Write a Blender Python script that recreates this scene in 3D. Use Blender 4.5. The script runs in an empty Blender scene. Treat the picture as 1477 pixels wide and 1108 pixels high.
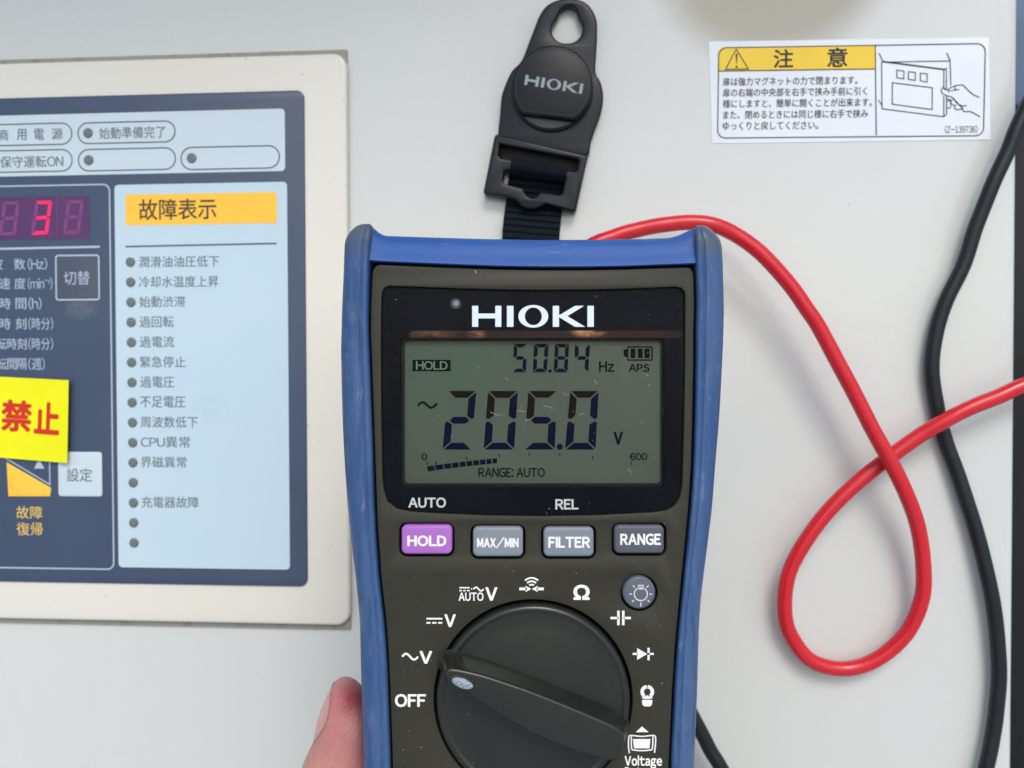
import bpy, math, random
from mathutils import Vector, Matrix
from mathutils.geometry import tessellate_polygon

random.seed(7)
SC = bpy.context.scene
COL = SC.collection
R = math.radians

# ------------------------------------------------------------------ camera, sky, sun, exposure
FPX, CX, CY = 1279.0, 738.5, 554.0           # focal length and centre of the photograph, in its pixels
CAM = Vector((0, 0, 1.30))
cd = bpy.data.cameras.new('camera')
cam = bpy.data.objects.new('camera', cd); COL.objects.link(cam)
cam.location = CAM; cam.rotation_euler = (R(90), 0, 0)
cd.sensor_width = 36; cd.lens = 36 * FPX / 1477
cd.clip_start = 0.005; cd.clip_end = 500
cd.dof.use_dof = True; cd.dof.focus_distance = 0.205; cd.dof.aperture_fstop = 28
SC.camera = cam

SUN_EL, SUN_AZ = 40, 172                     # azimuth clockwise from +Y: behind the camera, to its right
W = bpy.data.worlds.new('World'); SC.world = W; W.use_nodes = True
nt = W.node_tree
sky = nt.nodes.new('ShaderNodeTexSky'); sky.sky_type = 'NISHITA'; sky.sun_disc = False
sky.sun_elevation = R(SUN_EL); sky.sun_rotation = R(SUN_AZ); sky.dust_density = 2.0; sky.air_density = 1.0; sky.ozone_density = 1.4
bg = nt.nodes['Background']; bg.inputs['Strength'].default_value = 0.15
nt.links.new(sky.outputs[0], bg.inputs[0])
sl = bpy.data.lights.new('sun', 'SUN'); sl.energy = 1.15; sl.angle = R(22); sl.color = (1, .99, .97)
so = bpy.data.objects.new('sun', sl); COL.objects.link(so)
sd = Vector((math.sin(R(SUN_AZ)) * math.cos(R(SUN_EL)), math.cos(R(SUN_AZ)) * math.cos(R(SUN_EL)), math.sin(R(SUN_EL))))
so.location = sd * 5 + CAM
so.rotation_euler = sd.to_track_quat('Z', 'Y').to_euler()
SC.view_settings.view_transform = 'Standard'; SC.view_settings.look = 'None'
SC.view_settings.exposure = 0.22; SC.view_settings.gamma = 1

# ------------------------------------------------------------------ materials
def lin(r, g, b):
    f = lambda c: (c / 255 / 12.92) if c <= 10 else ((c / 255 + .055) / 1.055) ** 2.4
    return (f(r), f(g), f(b))

class Mat:
    def __init__(s, name, col, rough=.5, spec=.5, metal=0, sss=0, coat=0):
        s.m = bpy.data.materials.new(name); s.m.use_nodes = True
        s.nt = s.m.node_tree; s.b = s.nt.nodes['Principled BSDF']; s.L = s.nt.links.new
        s.b.inputs['Base Color'].default_value = (*col, 1)
        s.b.inputs['Roughness'].default_value = rough
        s.b.inputs['Specular IOR Level'].default_value = spec
        s.b.inputs['Metallic'].default_value = metal
        s.b.inputs['Coat Weight'].default_value = coat
        if sss:
            s.b.inputs['Subsurface Weight'].default_value = sss
            s.b.inputs['Subsurface Radius'].default_value = (1, .35, .2)
            s.b.inputs['Subsurface Scale'].default_value = .002
        s.col = s.nt.nodes.new('ShaderNodeRGB'); s.col.outputs[0].default_value = (*col, 1)
        s.cur = s.col.outputs[0]
        s.tc = s.nt.nodes.new('ShaderNodeTexCoord'); s.norm = None
    def N(s, t): return s.nt.nodes.new(t)
    def coords(s, scale=(1, 1, 1), off=(0, 0, 0), rot=(0, 0, 0)):
        mp = s.N('ShaderNodeMapping'); mp.inputs['Scale'].default_value = scale; mp.inputs['Location'].default_value = off
        mp.inputs['Rotation'].default_value = rot
        s.L(s.tc.outputs['Object'], mp.inputs[0]); return mp.outputs[0]
    def noise(s, scale, detail=4, rough=.55, stretch=(1, 1, 1), lo=.4, hi=.6, off=(0, 0, 0), rot=(0, 0, 0)):
        n = s.N('ShaderNodeTexNoise'); n.inputs['Scale'].default_value = scale; n.inputs['Detail'].default_value = detail
        n.inputs['Roughness'].default_value = rough
        s.L(s.coords(stretch, off, rot), n.inputs['Vector'])
        mr = s.N('ShaderNodeMapRange'); mr.inputs[1].default_value = lo; mr.inputs[2].default_value = hi
        s.L(n.outputs[0], mr.inputs[0]); return mr.outputs[0]
    def mix(s, fac, col, amount=1.0):
        mx = s.N('ShaderNodeMix'); mx.data_type = 'RGBA'
        if amount != 1.0:
            mu = s.N('ShaderNodeMath'); mu.operation = 'MULTIPLY'; mu.inputs[1].default_value = amount
            s.L(fac, mu.inputs[0]); fac = mu.outputs[0]
        s.L(fac, mx.inputs[0]); s.L(s.cur, mx.inputs[6]); mx.inputs[7].default_value = (*col, 1)
        s.cur = mx.outputs[2]; return s
    def bump(s, fac, strength=.2, dist=.0005):
        b = s.N('ShaderNodeBump'); b.inputs['Strength'].default_value = strength; b.inputs['Distance'].default_value = dist
        s.L(fac, b.inputs['Height'])
        if s.norm: s.L(s.norm, b.inputs['Normal'])
        s.norm = b.outputs[0]; return s
    def rough(s, fac, a, b):
        mr = s.N('ShaderNodeMapRange'); mr.inputs[3].default_value = a; mr.inputs[4].default_value = b
        s.L(fac, mr.inputs[0]); s.L(mr.outputs[0], s.b.inputs['Roughness']); return s
    def blob(s, cx, cy, rx, ry, soft=.3):
        """1 inside an ellipse of the object's own x,y (a stain, worn patch or painted glint), 0 outside."""
        mp = s.coords((1 / rx, 1 / ry, 0), (-cx / rx, -cy / ry, 0))
        ln = s.N('ShaderNodeVectorMath'); ln.operation = 'LENGTH'; s.L(mp, ln.inputs[0])
        mr = s.N('ShaderNodeMapRange'); mr.interpolation_type = 'SMOOTHSTEP'
        mr.inputs[1].default_value = 1 + soft; mr.inputs[2].default_value = 1 - soft
        s.L(ln.outputs['Value'], mr.inputs[0]); return mr.outputs[0]
    def mul(s, a, b):
        mu = s.N('ShaderNodeMath'); mu.operation = 'MULTIPLY'; s.L(a, mu.inputs[0]); s.L(b, mu.inputs[1]); return mu.outputs[0]
    def emit(s, col, k):
        s.b.inputs['Emission Color'].default_value = (*col, 1); s.b.inputs['Emission Strength'].default_value = k; return s
    def done(s):
        s.L(s.cur, s.b.inputs['Base Color'])
        if s.norm: s.L(s.norm, s.b.inputs['Normal'])
        return s.m

def simple(name, col, rough=.5, spec=.5, metal=0, vary=.06, scale=400):
    m = Mat(name, col, rough, spec, metal)
    dark = tuple(c * (1 - vary * 3) for c in col)
    m.mix(m.noise(scale, 5), dark, .35)
    return m.done()

def ink(name, col, rough=.5): return simple(name, col, rough, .3, 0, .04, 900)

# ------------------------------------------------------------------ frames: a plane in the place, measured from the photograph
class Frame:
    def __init__(s, O, M): s.O, s.M = O.copy(), M.copy(); s.T = M.transposed(); s.n = M.col[2].copy()
    def ray(s, px, py): return Vector(((px - CX) / FPX, 1, -(py - CY) / FPX))
    def world(s, px, py, h=0):
        d = s.ray(px, py); q = s.O + s.n * h - CAM
        return CAM + d * (q.dot(s.n) / d.dot(s.n))
    def to(s, px, py, h=0): return s.T @ (s.world(px, py, h) - s.O)
    def sub(s, px, py, turn=0, h=0):
        return Frame(s.world(px, py, h), s.M @ Matrix.Rotation(turn, 3, 'Z'))
    def uv(s, pts, h=0): return [s.to(x, y, h).to_2d() for x, y in pts]
    def rect(s, x0, y0, x1, y1, h=0):
        xm, ym = (x0 + x1) / 2, (y0 + y1) / 2
        return s.to(x0, ym, h).x, s.to(xm, y1, h).y, s.to(x1, ym, h).x, s.to(xm, y0, h).y

eu = Vector((13.18, -1, .0156)).normalized()
ev = Vector((-.006, -.019, 1)); ev = (ev - eu * ev.dot(eu)).normalized()
en = eu.cross(ev)
if en.y > 0: en = -en
WM = Matrix((eu, ev, en)).transposed()
WALL = Frame(Vector((0, .325, 1.30)), WM)
MM = Matrix(((1, 0, 0), (0, 0, -1), (0, 1, 0)))   # columns X, Z, -Y
METER = Frame(Vector((0, .200, 1.30)), MM)

# ------------------------------------------------------------------ mesh helpers
def tag(o, label=None, cat=None, group=None, kind=None):
    if label: o['label'] = label
    if cat: o['category'] = cat
    if group: o['group'] = group
    if kind: o['kind'] = kind
    return o

def thing(name, frame, label, cat, group=None):
    o = bpy.data.objects.new(name, None); COL.objects.link(o)
    o.matrix_world = Matrix.Translation(frame.O) @ frame.M.to_4x4()
    o.empty_display_size = .01
    return tag(o, label, cat, group)

def mesh(name, V, F, mat, parent=None, smooth=False):
    me = bpy.data.meshes.new(name); me.from_pydata([tuple(v) for v in V], [], F); me.validate(); me.update()
    if mat: me.materials.append(mat)
    if smooth: me.polygons.foreach_set('use_smooth', [True] * len(me.polygons))
    o = bpy.data.objects.new(name, me); COL.objects.link(o)
    if parent: o.parent = parent
    return o

def auto_smooth(o, ang=35):
    me = o.data
    me.polygons.foreach_set('use_smooth', [True] * len(me.polygons))
    me.set_sharp_from_angle(angle=R(ang))
    return o

def area(p): return sum(p[i][0] * p[(i + 1) % len(p)][1] - p[(i + 1) % len(p)][0] * p[i][1] for i in range(len(p))) / 2

def inset(p, d):
    """offset a closed outline; positive d shrinks a counter-clockwise outline"""
    n = len(p); s = 1 if area(p) > 0 else -1; out = []
    for i in range(n):
        a, b, c = Vector(p[i - 1][:2]), Vector(p[i][:2]), Vector(p[(i + 1) % n][:2])
        e1, e2 = (b - a), (c - b)
        if e1.length < 1e-9 or e2.length < 1e-9: out.append(b); continue
        n1 = Vector((-e1.y, e1.x)).normalized(); n2 = Vector((-e2.y, e2.x)).normalized()
        m = n1 + n2
        if m.length < 1e-6: m = n1
        m = m / max(.4, m.length_squared / 2) if m.length > 1e-6 else m
        out.append(b + m * d * s * .999)
    return out

def rrect(u0, v0, u1, v1, r, n=6):
    r = min(r, abs(u1 - u0) / 2 * .999, abs(v1 - v0) / 2 * .999); p = []
    for cx, cy, a0 in ((u1 - r, v1 - r, 0), (u0 + r, v1 - r, 90), (u0 + r, v0 + r, 180), (u1 - r, v0 + r, 270)):
        for k in range(n + 1):
            a = R(a0 + 90 * k / n); p.append(Vector((cx + r * math.cos(a), cy + r * math.sin(a))))
    return p

def circle(c, r, n=48, ry=None, rot=0):
    ry = r if ry is None else ry; o = []
    for k in range(n):
        a = 2 * math.pi * k / n; x, y = r * math.cos(a), ry * math.sin(a)
        o.append(Vector((c[0] + x * math.cos(rot) - y * math.sin(rot), c[1] + x * math.sin(rot) + y * math.cos(rot))))
    return o

def smooth_loop(p, per=6):
    """Catmull-Rom through a closed outline"""
    n = len(p); o = []
    for i in range(n):
        a, b, c, d = (Vector(p[(i + k) % n]) for k in (-1, 0, 1, 2))
        for k in range(per):
            t = k / per
            o.append(.5 * (2 * b + (c - a) * t + (2 * a - 5 * b + 4 * c - d) * t * t + (3 * b - a - 3 * c + d) * t ** 3))
    return o

def smooth_path(p, per=8):
    p = [Vector(q) for q in p]; q = [p[0] * 2 - p[1]] + p + [p[-1] * 2 - p[-2]]; o = []
    for i in range(1, len(q) - 2):
        a, b, c, d = q[i - 1:i + 3]
        for k in range(per):
            t = k / per
            o.append(.5 * (2 * b + (c - a) * t + (2 * a - 5 * b + 4 * c - d) * t * t + (3 * b - a - 3 * c + d) * t ** 3))
    o.append(p[-1]); return o

def plate(name, outline, h0, h1, mat, parent, bevel=0, holes=(), top_h=None, steps=2):
    """solid plate h0..h1 with rounded upper edge, optional holes; top_h(x, y) may bend the top"""
    V, F = [], []
    loops = [list(outline)] + [list(h) for h in holes]
    if area(loops[0]) < 0: loops[0].reverse()
    for l in loops[1:]:
        if area(l) > 0: l.reverse()
    f = top_h or (lambda x, y: 0)
    tops, bots = [], []
    for l in loops:
        rings = [[(q[0], q[1], h0) for q in l]]
        if bevel > 0:
            for k in range(steps + 1):
                a = math.pi / 2 * k / steps
                ins = inset(l, bevel * (1 - math.cos(a)) * (1 if area(l) > 0 else -1))
                hh = h1 - bevel + bevel * math.sin(a)
                rings.append([(q[0], q[1], hh + f(q[0], q[1])) for q in ins])
        else:
            rings.append([(q[0], q[1], h1 + f(q[0], q[1])) for q in l])
        n = len(l); base = []
        for r in rings:
            base.append(len(V)); V += r
        for k in range(len(rings) - 1):
            for i in range(n):
                j = (i + 1) % n
                F.append((base[k] + i, base[k] + j, base[k + 1] + j, base[k + 1] + i))
        tops.append((base[-1], rings[-1])); bots.append((base[0], rings[0]))
    for grp, flip in ((tops, False), (bots, True)):
        idx = [b + i for b, r in grp for i in range(len(r))]
        for t in tessellate_polygon([[Vector((q[0], q[1], 0)) for q in r] for b, r in grp]):
            a, b, c = (Vector(V[idx[k]]) for k in t)
            cr = (b.x - a.x) * (c.y - a.y) - (b.y - a.y) * (c.x - a.x)
            t = tuple(idx[k] for k in t)
            if (cr < 0) != flip: t = t[::-1]
            F.append(t)
    o = mesh(name, V, F, mat, parent)
    if bevel > 0: auto_smooth(o, 40)
    return o

def sheet(name, outline, h, mat, parent, holes=()):
    """flat print: one face layer at height h"""
    loops = [list(outline)] + [list(x) for x in holes]
    P = [Vector((q[0], q[1], 0)) for l in loops for q in l]
    F = []
    for t in tessellate_polygon([[Vector((q[0], q[1], 0)) for q in l] for l in loops]):
        a, b, c = (P[k] for k in t)
        F.append(tuple(t) if (b - a).cross(c - a).z > 0 else tuple(t)[::-1])
    return mesh(name, [(q.x, q.y, h) for q in P], F, mat, parent)

class Print:
    """collects flat shapes of one print into one mesh"""
    def __init__(s): s.V, s.F = [], []
    def poly(s, pts, h):
        b = len(s.V); s.V += [(q[0], q[1], h) for q in pts]
        for t in tessellate_polygon([[Vector((q[0], q[1], 0)) for q in pts]]):
            s.tri(b, t)
        return s
    def tri(s, b, t):
        a, c, d = (Vector(s.V[b + k]) for k in t)
        t = tuple(b + k for k in t)
        s.F.append(t if (c - a).cross(d - a).z > 0 else t[::-1])
    def ring(s, outer, inner, h):
        b = len(s.V); pts = list(outer) + list(inner); s.V += [(q[0], q[1], h) for q in pts]
        for t in tessellate_polygon([[Vector((q[0], q[1], 0)) for q in outer], [Vector((q[0], q[1], 0)) for q in inner]]): s.tri(b, t)
        return s
    def line(s, pts, w, h, closed=False):
        pts = [Vector(q[:2]) for q in pts]; n = len(pts); L_, R_ = [], []
        for i in range(n):
            a = pts[i - 1] if (i > 0 or closed) else None; c = pts[(i + 1) % n] if (i < n - 1 or closed) else None
            b = pts[i]
            e1 = (b - a).normalized() if a is not None else None; e2 = (c - b).normalized() if c is not None else None
            e1 = e1 if e1 is not None else e2; e2 = e2 if e2 is not None else e1
            m = Vector((-(e1.y + e2.y), e1.x + e2.x))
            m = m.normalized() if m.length > 1e-6 else Vector((-e1.y, e1.x))
            k = w / 2 / max(.5, m.dot(Vector((-e1.y, e1.x))))
            L_.append(b + m * k); R_.append(b - m * k)
        b0 = len(s.V)
        s.V += [(q.x, q.y, h) for q in L_] + [(q.x, q.y, h) for q in R_]
        for i in range(n if closed else n - 1):
            j = (i + 1) % n; s.F.append((b0 + n + i, b0 + n + j, b0 + j, b0 + i))
        return s
    def build(s, name, mat, parent): return mesh(name, s.V, s.F, mat, parent)

_tx = {}
def outline(ch):
    """one glyph's flat faces at size 1"""
    if ch not in _tx:
        c = bpy.data.curves.new('lettering', 'FONT'); c.body = ch; c.size = 1; c.resolution_u = 3
        o = bpy.data.objects.new('lettering', c); COL.objects.link(o)
        dg = bpy.context.evaluated_depsgraph_get()
        m = bpy.data.meshes.new_from_object(o.evaluated_get(dg))
        _tx[ch] = ([(v.co.x, v.co.y) for v in m.vertices], [tuple(p.vertices) for p in m.polygons])
        bpy.data.objects.remove(o); bpy.data.curves.remove(c); bpy.data.meshes.remove(m)
    return _tx[ch]
SQUARE = {'-': .55, '(': .30, ')': .30, ':': .3, '/': .34}
def glyphs(txt, bold):
    """a line of sans lettering; latin letters are set one by one, closed up to their own widths"""
    V, F, x = [], [], 0
    for ch in txt:
        latin = 33 <= ord(ch) < 127
        gv, gf = outline(chr(ord(ch) + 0xFEE0) if latin else ch) if ch != ' ' else ([], [])
        if ch in 'Il':                            # plain upright stems
            ys = [v[1] for v in outline('\uff28' if ch == 'I' else '\uff44')[0]]
            y0 = 0 if ch == 'l' else min(ys); gv, gf = [(0, y0), (.085, y0), (.085, max(ys)), (0, max(ys))], [(0, 1, 2, 3)]
        b = len(V); F += [tuple(i + b for i in f) for f in gf]
        if ch == ' ': x += .25
        elif latin:
            lo, hi = min(v[0] for v in gv), max(v[0] for v in gv); pad = .022 + bold * .82
            V += [(v[0] - lo + x + pad, v[1]) for v in gv]; x += hi - lo + 2 * pad
        else:
            V += [(v[0] + x, v[1]) for v in gv]; x += 1.0 if ord(ch) > 0x2E00 else max(v[0] for v in gv) + .04
    xs, ys = [v[0] for v in V], [v[1] for v in V]
    return (V, F, min(xs), max(xs), min(ys), max(ys))

def text(txt, fr, box, h, mat, parent, bold=0.0, name='lettering', turn=0):
    """lettering fitted to a pixel box of the photograph, lying on frame fr at height h"""
    V, F, x0, x1, y0, y1 = glyphs(txt, bold)
    bx0, by0, bx1, by1 = box; xm, ym = (bx0 + bx1) / 2, (by0 + by1) / 2
    c = fr.to(xm, ym, h); w = (fr.to(bx1, ym, h) - fr.to(bx0, ym, h)).length; hh = (fr.to(xm, by1, h) - fr.to(xm, by0, h)).length
    sx, sy = w / (x1 - x0 + 2 * bold), hh / (y1 - y0 + 2 * bold); ct, st = math.cos(turn), math.sin(turn)
    shifts = [(0, 0)] if bold < .004 else [(bold * math.cos(R(a)), bold * math.sin(R(a))) for a in ((0, 180) if bold < .012 else range(0, 360, 60 if bold < .03 else 36))]
    if bold >= .03: shifts += [(0, 0)] + [(q[0] * .5, q[1] * .5) for q in shifts[::2]]
    P, G = [], []
    G0 = [f if ((V[f[1]][0] - V[f[0]][0]) * (V[f[2]][1] - V[f[0]][1]) - (V[f[1]][1] - V[f[0]][1]) * (V[f[2]][0] - V[f[0]][0])) > 0 else f[::-1] for f in F]
    for k, (dx, dy) in enumerate(shifts):        # heavier weights: the outline is widened by laying it over itself
        b = len(P)
        for x, y in V:
            X, Y = (x + dx - (x0 + x1) / 2) * sx, (y + dy - (y0 + y1) / 2) * sy
            P.append((c.x + X * ct - Y * st, c.y + X * st + Y * ct, h + k * 3e-6))
        G += [tuple(i + b for i in f) for f in G0]
    return mesh(name, P, G, mat, parent)

def tube(name, pts, r, mat, parent=None, n=14, per=8, origin=None):
    p = smooth_path(pts, per); V, F = [], []
    p = [q + Vector((math.sin(i * .37) * .5 + math.sin(i * .11 + 2), math.sin(i * .23) * .4, math.cos(i * .29) * .5 + math.sin(i * .13))) * .00012 for i, q in enumerate(p)]
    up = Vector((0, -1, 0.01)); prev = None
    for i, q in enumerate(p):
        t = (p[min(i + 1, len(p) - 1)] - p[max(i - 1, 0)]).normalized()
        x = (up - t * up.dot(t)).normalized(); up = x; y = t.cross(x)
        rr = r(i / (len(p) - 1)) if callable(r) else r
        for k in range(n):
            a = 2 * math.pi * k / n; V.append(q + x * rr * math.cos(a) + y * rr * math.sin(a))
    for i in range(len(p) - 1):
        for k in range(n):
            j = (k + 1) % n; F.append((i * n + k, i * n + j, (i + 1) * n + j, (i + 1) * n + k))
    F.append(tuple(range(n))[::-1]); F.append(tuple((len(p) - 1) * n + k for k in range(n)))
    if origin is not None: V = [v - origin for v in V]
    o = mesh(name, V, F, mat, parent, True)
    if origin is not None: o.location = origin
    return o

# ------------------------------------------------------------------ the cabinet the panel is set in
m = Mat('cabinet paint', lin(204, 207, 203), .2, .6)
m.mix(m.noise(9, 4, .6, lo=.35, hi=.7), lin(198, 202, 198), .4)
m.mix(m.noise(420, 2, .5, lo=.765, hi=.79), lin(150, 145, 132), .5)       # fly specks
m.mix(m.noise(45, 6, .7, lo=.58, hi=.75, off=(3, 1, 0)), lin(194, 194, 188), .12)
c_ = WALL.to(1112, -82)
m.mix(m.blob(c_.x, c_.y, .040, .040, .22), lin(156, 150, 130), .85)          # soft round tan patch above the caution label
m.mix(m.noise(60, 5, .7, (1.2, .08, 1), .60, .74), lin(192, 192, 186), .12)
m.bump(m.noise(520, 2), .05, .0003).bump(m.noise(28, 3), .08, .001)
m.rough(m.noise(22, 5, .65), .10, .24)
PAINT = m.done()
DARKPOST = simple('dark slate paint', lin(16, 21, 24), .5, .3, 0, .1, 60)
BLACKGAP = simple('dark rubber seal', (.012, .012, .013), .7, .2)

cab = thing('generator_cabinet', WALL, 'pale grey painted steel cabinet door filling the whole background', 'cabinet')
xr = WALL.to(1468, 420).x
def door_outline():
    return rrect(-.62, -.62, xr, .55, .004, 4)
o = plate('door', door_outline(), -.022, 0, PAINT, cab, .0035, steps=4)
o = plate('seal', rrect(xr - .01, -.62, xr + .006, .55, .001, 2), -.034, -.0225, BLACKGAP, cab, .001)
DARKBLUE = simple('blue grey paint', lin(88, 112, 142), .45, .4, 0, .1, 60)
o = plate('side_post', rrect(xr + .004, -.62, xr + .07, .105, .002, 3), -.080, -.036, DARKPOST, cab, .002)
o = plate('upper_post', rrect(xr + .004, .107, xr + .07, .55, .002, 3), -.080, -.036, DARKBLUE, cab, .002)
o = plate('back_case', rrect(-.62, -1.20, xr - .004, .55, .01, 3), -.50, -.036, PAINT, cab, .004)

plate('shading_hood', rrect(-.62, .31, xr, .318, .003, 3), -.03, .22, PAINT, cab, .002)  # unseen hood over the view, added to darken the upper door
m = Mat('concrete', (.60, .60, .58), .9, .2)
m.mix(m.noise(1.5, 6), (.54, .54, .52), .7).mix(m.noise(40, 4), (.62, .62, .60), .4)
CONC = m.done()
o = mesh('ground', [(-60, -60, 0), (60, -60, 0), (60, 60, 0), (-60, 60, 0)], [(0, 1, 2, 3)], CONC)
tag(o, 'pale concrete ground in front of the cabinet', None, None, 'structure')

# ------------------------------------------------------------------ control panel
PF = WALL.sub(250, 490)
panel = thing('control_panel', PF, 'framed control panel with navy face, fault list and red digit readout', 'control panel')
px = PF
BEZ = Mat('cream bezel plastic', lin(220, 217, 207), .18, .5)
BEZ.mix(BEZ.noise(18, 4, lo=.35, hi=.7), lin(216, 212, 198), .5).mix(BEZ.noise(500, 2, lo=.73, hi=.76), lin(150, 140, 120), .6)
BEZ.bump(BEZ.noise(60, 3), .05, .0006); BEZ = BEZ.done()
m = Mat('weathered gasket', lin(150, 150, 140), .7, .2)
m.mix(m.noise(180, 5, .7, (1, .4, 1), .52, .66), lin(110, 104, 92), .5); GASK = m.done()
m = Mat('navy panel film', lin(56, 72, 97), .40, .5)
m.mix(m.noise(30, 5, lo=.4, hi=.75), lin(66, 82, 106), .5)
c_ = px.to(126, 447); m.mix(m.mul(m.blob(c_.x, c_.y, .0055, .0035, .5), m.noise(500, 4, lo=.3, hi=.6)), lin(120, 124, 126), .35)
m.bump(m.noise(700, 2), .05, .0002); NAVY = m.done()
m = Mat('pale blue film', lin(189, 210, 221), .38, .5)
m.mix(m.noise(25, 5, lo=.4, hi=.8), lin(178, 206, 223), .4)
c_ = px.to(308, 588); m.mix(m.mul(m.blob(c_.x, c_.y, .006, .005, .7), m.noise(300, 4, lo=.35, hi=.7)), lin(160, 178, 188), .3)
m.bump(m.noise(700, 2), .05, .0002); PALE = m.done()
m = Mat('pale grey film', lin(196, 212, 220), .38, .5); m.mix(m.noise(25, 5, lo=.4, hi=.8), lin(188, 204, 214), .4); PALE2 = m.done()
AMBER = simple('amber print', lin(255, 196, 66), .42, .4, 0, .03, 300)
GREYINK = ink('grey print', lin(86, 94, 98))
TEXTINK = ink('dark grey lettering', lin(98, 108, 118))
BROWNINK = ink('brown black lettering', lin(88, 74, 58))
WHITEINK = ink('pale lettering', lin(176, 190, 206))
GOLDINK = ink('yellow lettering', lin(226, 192, 104))
DOT = simple('indicator lens', lin(104, 112, 112), .35, .5, 0, .05)

def edges(fr, l, t, r, b): return l, b, r, t
x_r, y_t, y_b = px.to(500, 490).x, px.to(250, 82).y, px.to(250, 899).y
x_l = px.to(-420, 490).x
plate('gasket', rrect(x_l - .001, y_b - .0009, x_r + .0011, y_t + .0005, .0004, 1), .00005, .0010, GASK, panel, .0003)
x_r2 = px.to(500, 490, .003).x
plate('bezel', rrect(x_l, px.to(250, 898, .0035).y, px.to(502, 490, .0035).x, px.to(250, 83.5, .0035).y, .0052, 8), .0011, .0035, BEZ, panel, .0012, steps=4)
FH = .0042
fx0, fy0, fx1, fy1 = px.rect(-360, 140.5, 441, 840, FH)
plate('face_plate', rrect(fx0, fy0, fx1, fy1, .003, 6), .0034, FH, NAVY, panel, .0004)
H1 = FH + .00010; H2 = FH + .00018; H3 = FH + .00026
def prect(name, x0, y0, x1, y1, r, h, mat, th=.00007):
    u0, v0, u1, v1 = px.rect(x0, y0, x1, y1, h)
    return plate(name, rrect(u0, v0, u1, v1, r, 5), h - th, h, mat, panel)
prect('status_sheet', -330, 166, 411, 254, .0015, H1, PALE2)
fl = prect('fault_sheet', 168, 264.5, 416, 820, .0015, H1, PALE)

def frame_line(x0, y0, x1, y1, r, w, mat, h, name):
    u0, v0, u1, v1 = px.rect(x0, y0, x1, y1, h)
    return Print().line(rrect(u0, v0, u1, v1, r, 7), w, h, True).build(name, mat, panel)
LW = .00045
pills = [(-38, 179, 103.5, 209.5), (112.5, 176, 252.5, 206), (-38, 217, 104, 248), (113, 214.5, 253, 245.5), (261, 211.5, 403, 243.5)]
for b in pills: frame_line(*b, .01, LW, GREYINK, H2, 'pill_outline')
def dot(x, y, r=7.2):
    c = px.to(x, y, H2); rr = r * .325 / FPX
    return plate('indicator', circle(c, rr, 20), H2 - .0001, H2 + .0005, DOT, panel, .0004, steps=4)
for q in ((-22, 196), (127, 192), (-22, 236), (128, 231), (276.5, 228)): dot(*q)
for s, b in (('商', (-2, 186.5, 12, 203)), ('用', (24, 186, 38, 202.5)), ('電', (49, 185.5, 63.5, 202)), ('源', (74.5, 185, 90.5, 201.5))):
    text(s, px, b, H2, TEXTINK, panel, .008)
text('始動準備完了', px, (143, 182.5, 238, 200), H2, TEXTINK, panel, .006)
text('保守運転ON', px, (0, 224.5, 91, 242), H2, TEXTINK, panel, .006)

# navy field on the left with the readout
frame_line(-330, 270.5, 161, 817.5, .0025, .00055, WHITEINK, H1, 'field_outline')
LEDM = Mat('readout window', lin(88, 50, 100), .3, .4); LEDM.mix(LEDM.noise(60, 3), lin(74, 40, 92), .6); LEDM = LEDM.done()
LEDOFF = simple('unlit segment', lin(126, 66, 122), .35, .4)
LEDON = Mat('lit segment', lin(235, 40, 100), .3, .3).emit(lin(255, 30, 90), .30).done()
u0, v0, u1, v1 = px.rect(-110, 284.5, 129, 346, H1)
led = plate('readout', rrect(u0, v0, u1, v1, .0004, 3), H1 - .0001, H1, LEDM, panel)

SEG = {'0': 'abcdef', '2': 'abged', '3': 'abgcd', '4': 'fgbc', '5': 'afgcd', '8': 'abcdefg'}
def seg_polys(tx, ty, g=.02):
    gx, gy = g * 1.7, g; m_ = .5
    return {
        'a': [(gx, 1), (1 - gx, 1), (1 - tx - gx, 1 - ty), (tx + gx, 1 - ty)],
        'd': [(gx, 0), (tx + gx, ty), (1 - tx - gx, ty), (1 - gx, 0)],
        'f': [(0, 1 - gy), (tx, 1 - ty - gy), (tx, m_ + ty / 2 + gy), (tx * .35, m_ + gy), (0, m_ + gy * 2)],
        'e': [(0, gy), (0, m_ - gy * 2), (tx * .35, m_ - gy), (tx, m_ - ty / 2 - gy), (tx, ty + gy)],
        'b': [(1, 1 - gy), (1, m_ + gy * 2), (1 - tx * .35, m_ + gy), (1 - tx, m_ + ty / 2 + gy), (1 - tx, 1 - ty - gy)],
        'c': [(1, gy), (1 - tx, ty + gy), (1 - tx, m_ - ty / 2 - gy), (1 - tx * .35, m_ - gy), (1, m_ - gy * 2)],
        'g': [(tx * .5 + gx, m_), (tx + gx, m_ + ty / 2), (1 - tx - gx, m_ + ty / 2), (1 - tx * .5 - gx, m_), (1 - tx - gx, m_ - ty / 2), (tx + gx, m_ - ty / 2)],
    }
def digit(fr, q, on, tx, ty, h, mat_on, mat_off, parent, th=.00004):
    (tlx, tly), (trx, try_), (brx, bry), (blx, bly) = q
    for k, p in seg_polys(tx, ty).items():
        mt = (mat_on[k in 'af'] if isinstance(mat_on, tuple) else mat_on) if k in on else mat_off
        if mt is None: continue
        pts = []
        for u, v in p:
            x = (blx * (1 - u) + brx * u) * (1 - v) + (tlx * (1 - u) + trx * u) * v
            y = (bly * (1 - u) + bry * u) * (1 - v) + (tly * (1 - u) + try_ * u) * v
            pts.append(fr.to(x, y, h))
        plate('segment', pts, h - th, h, mt, parent)
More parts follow.
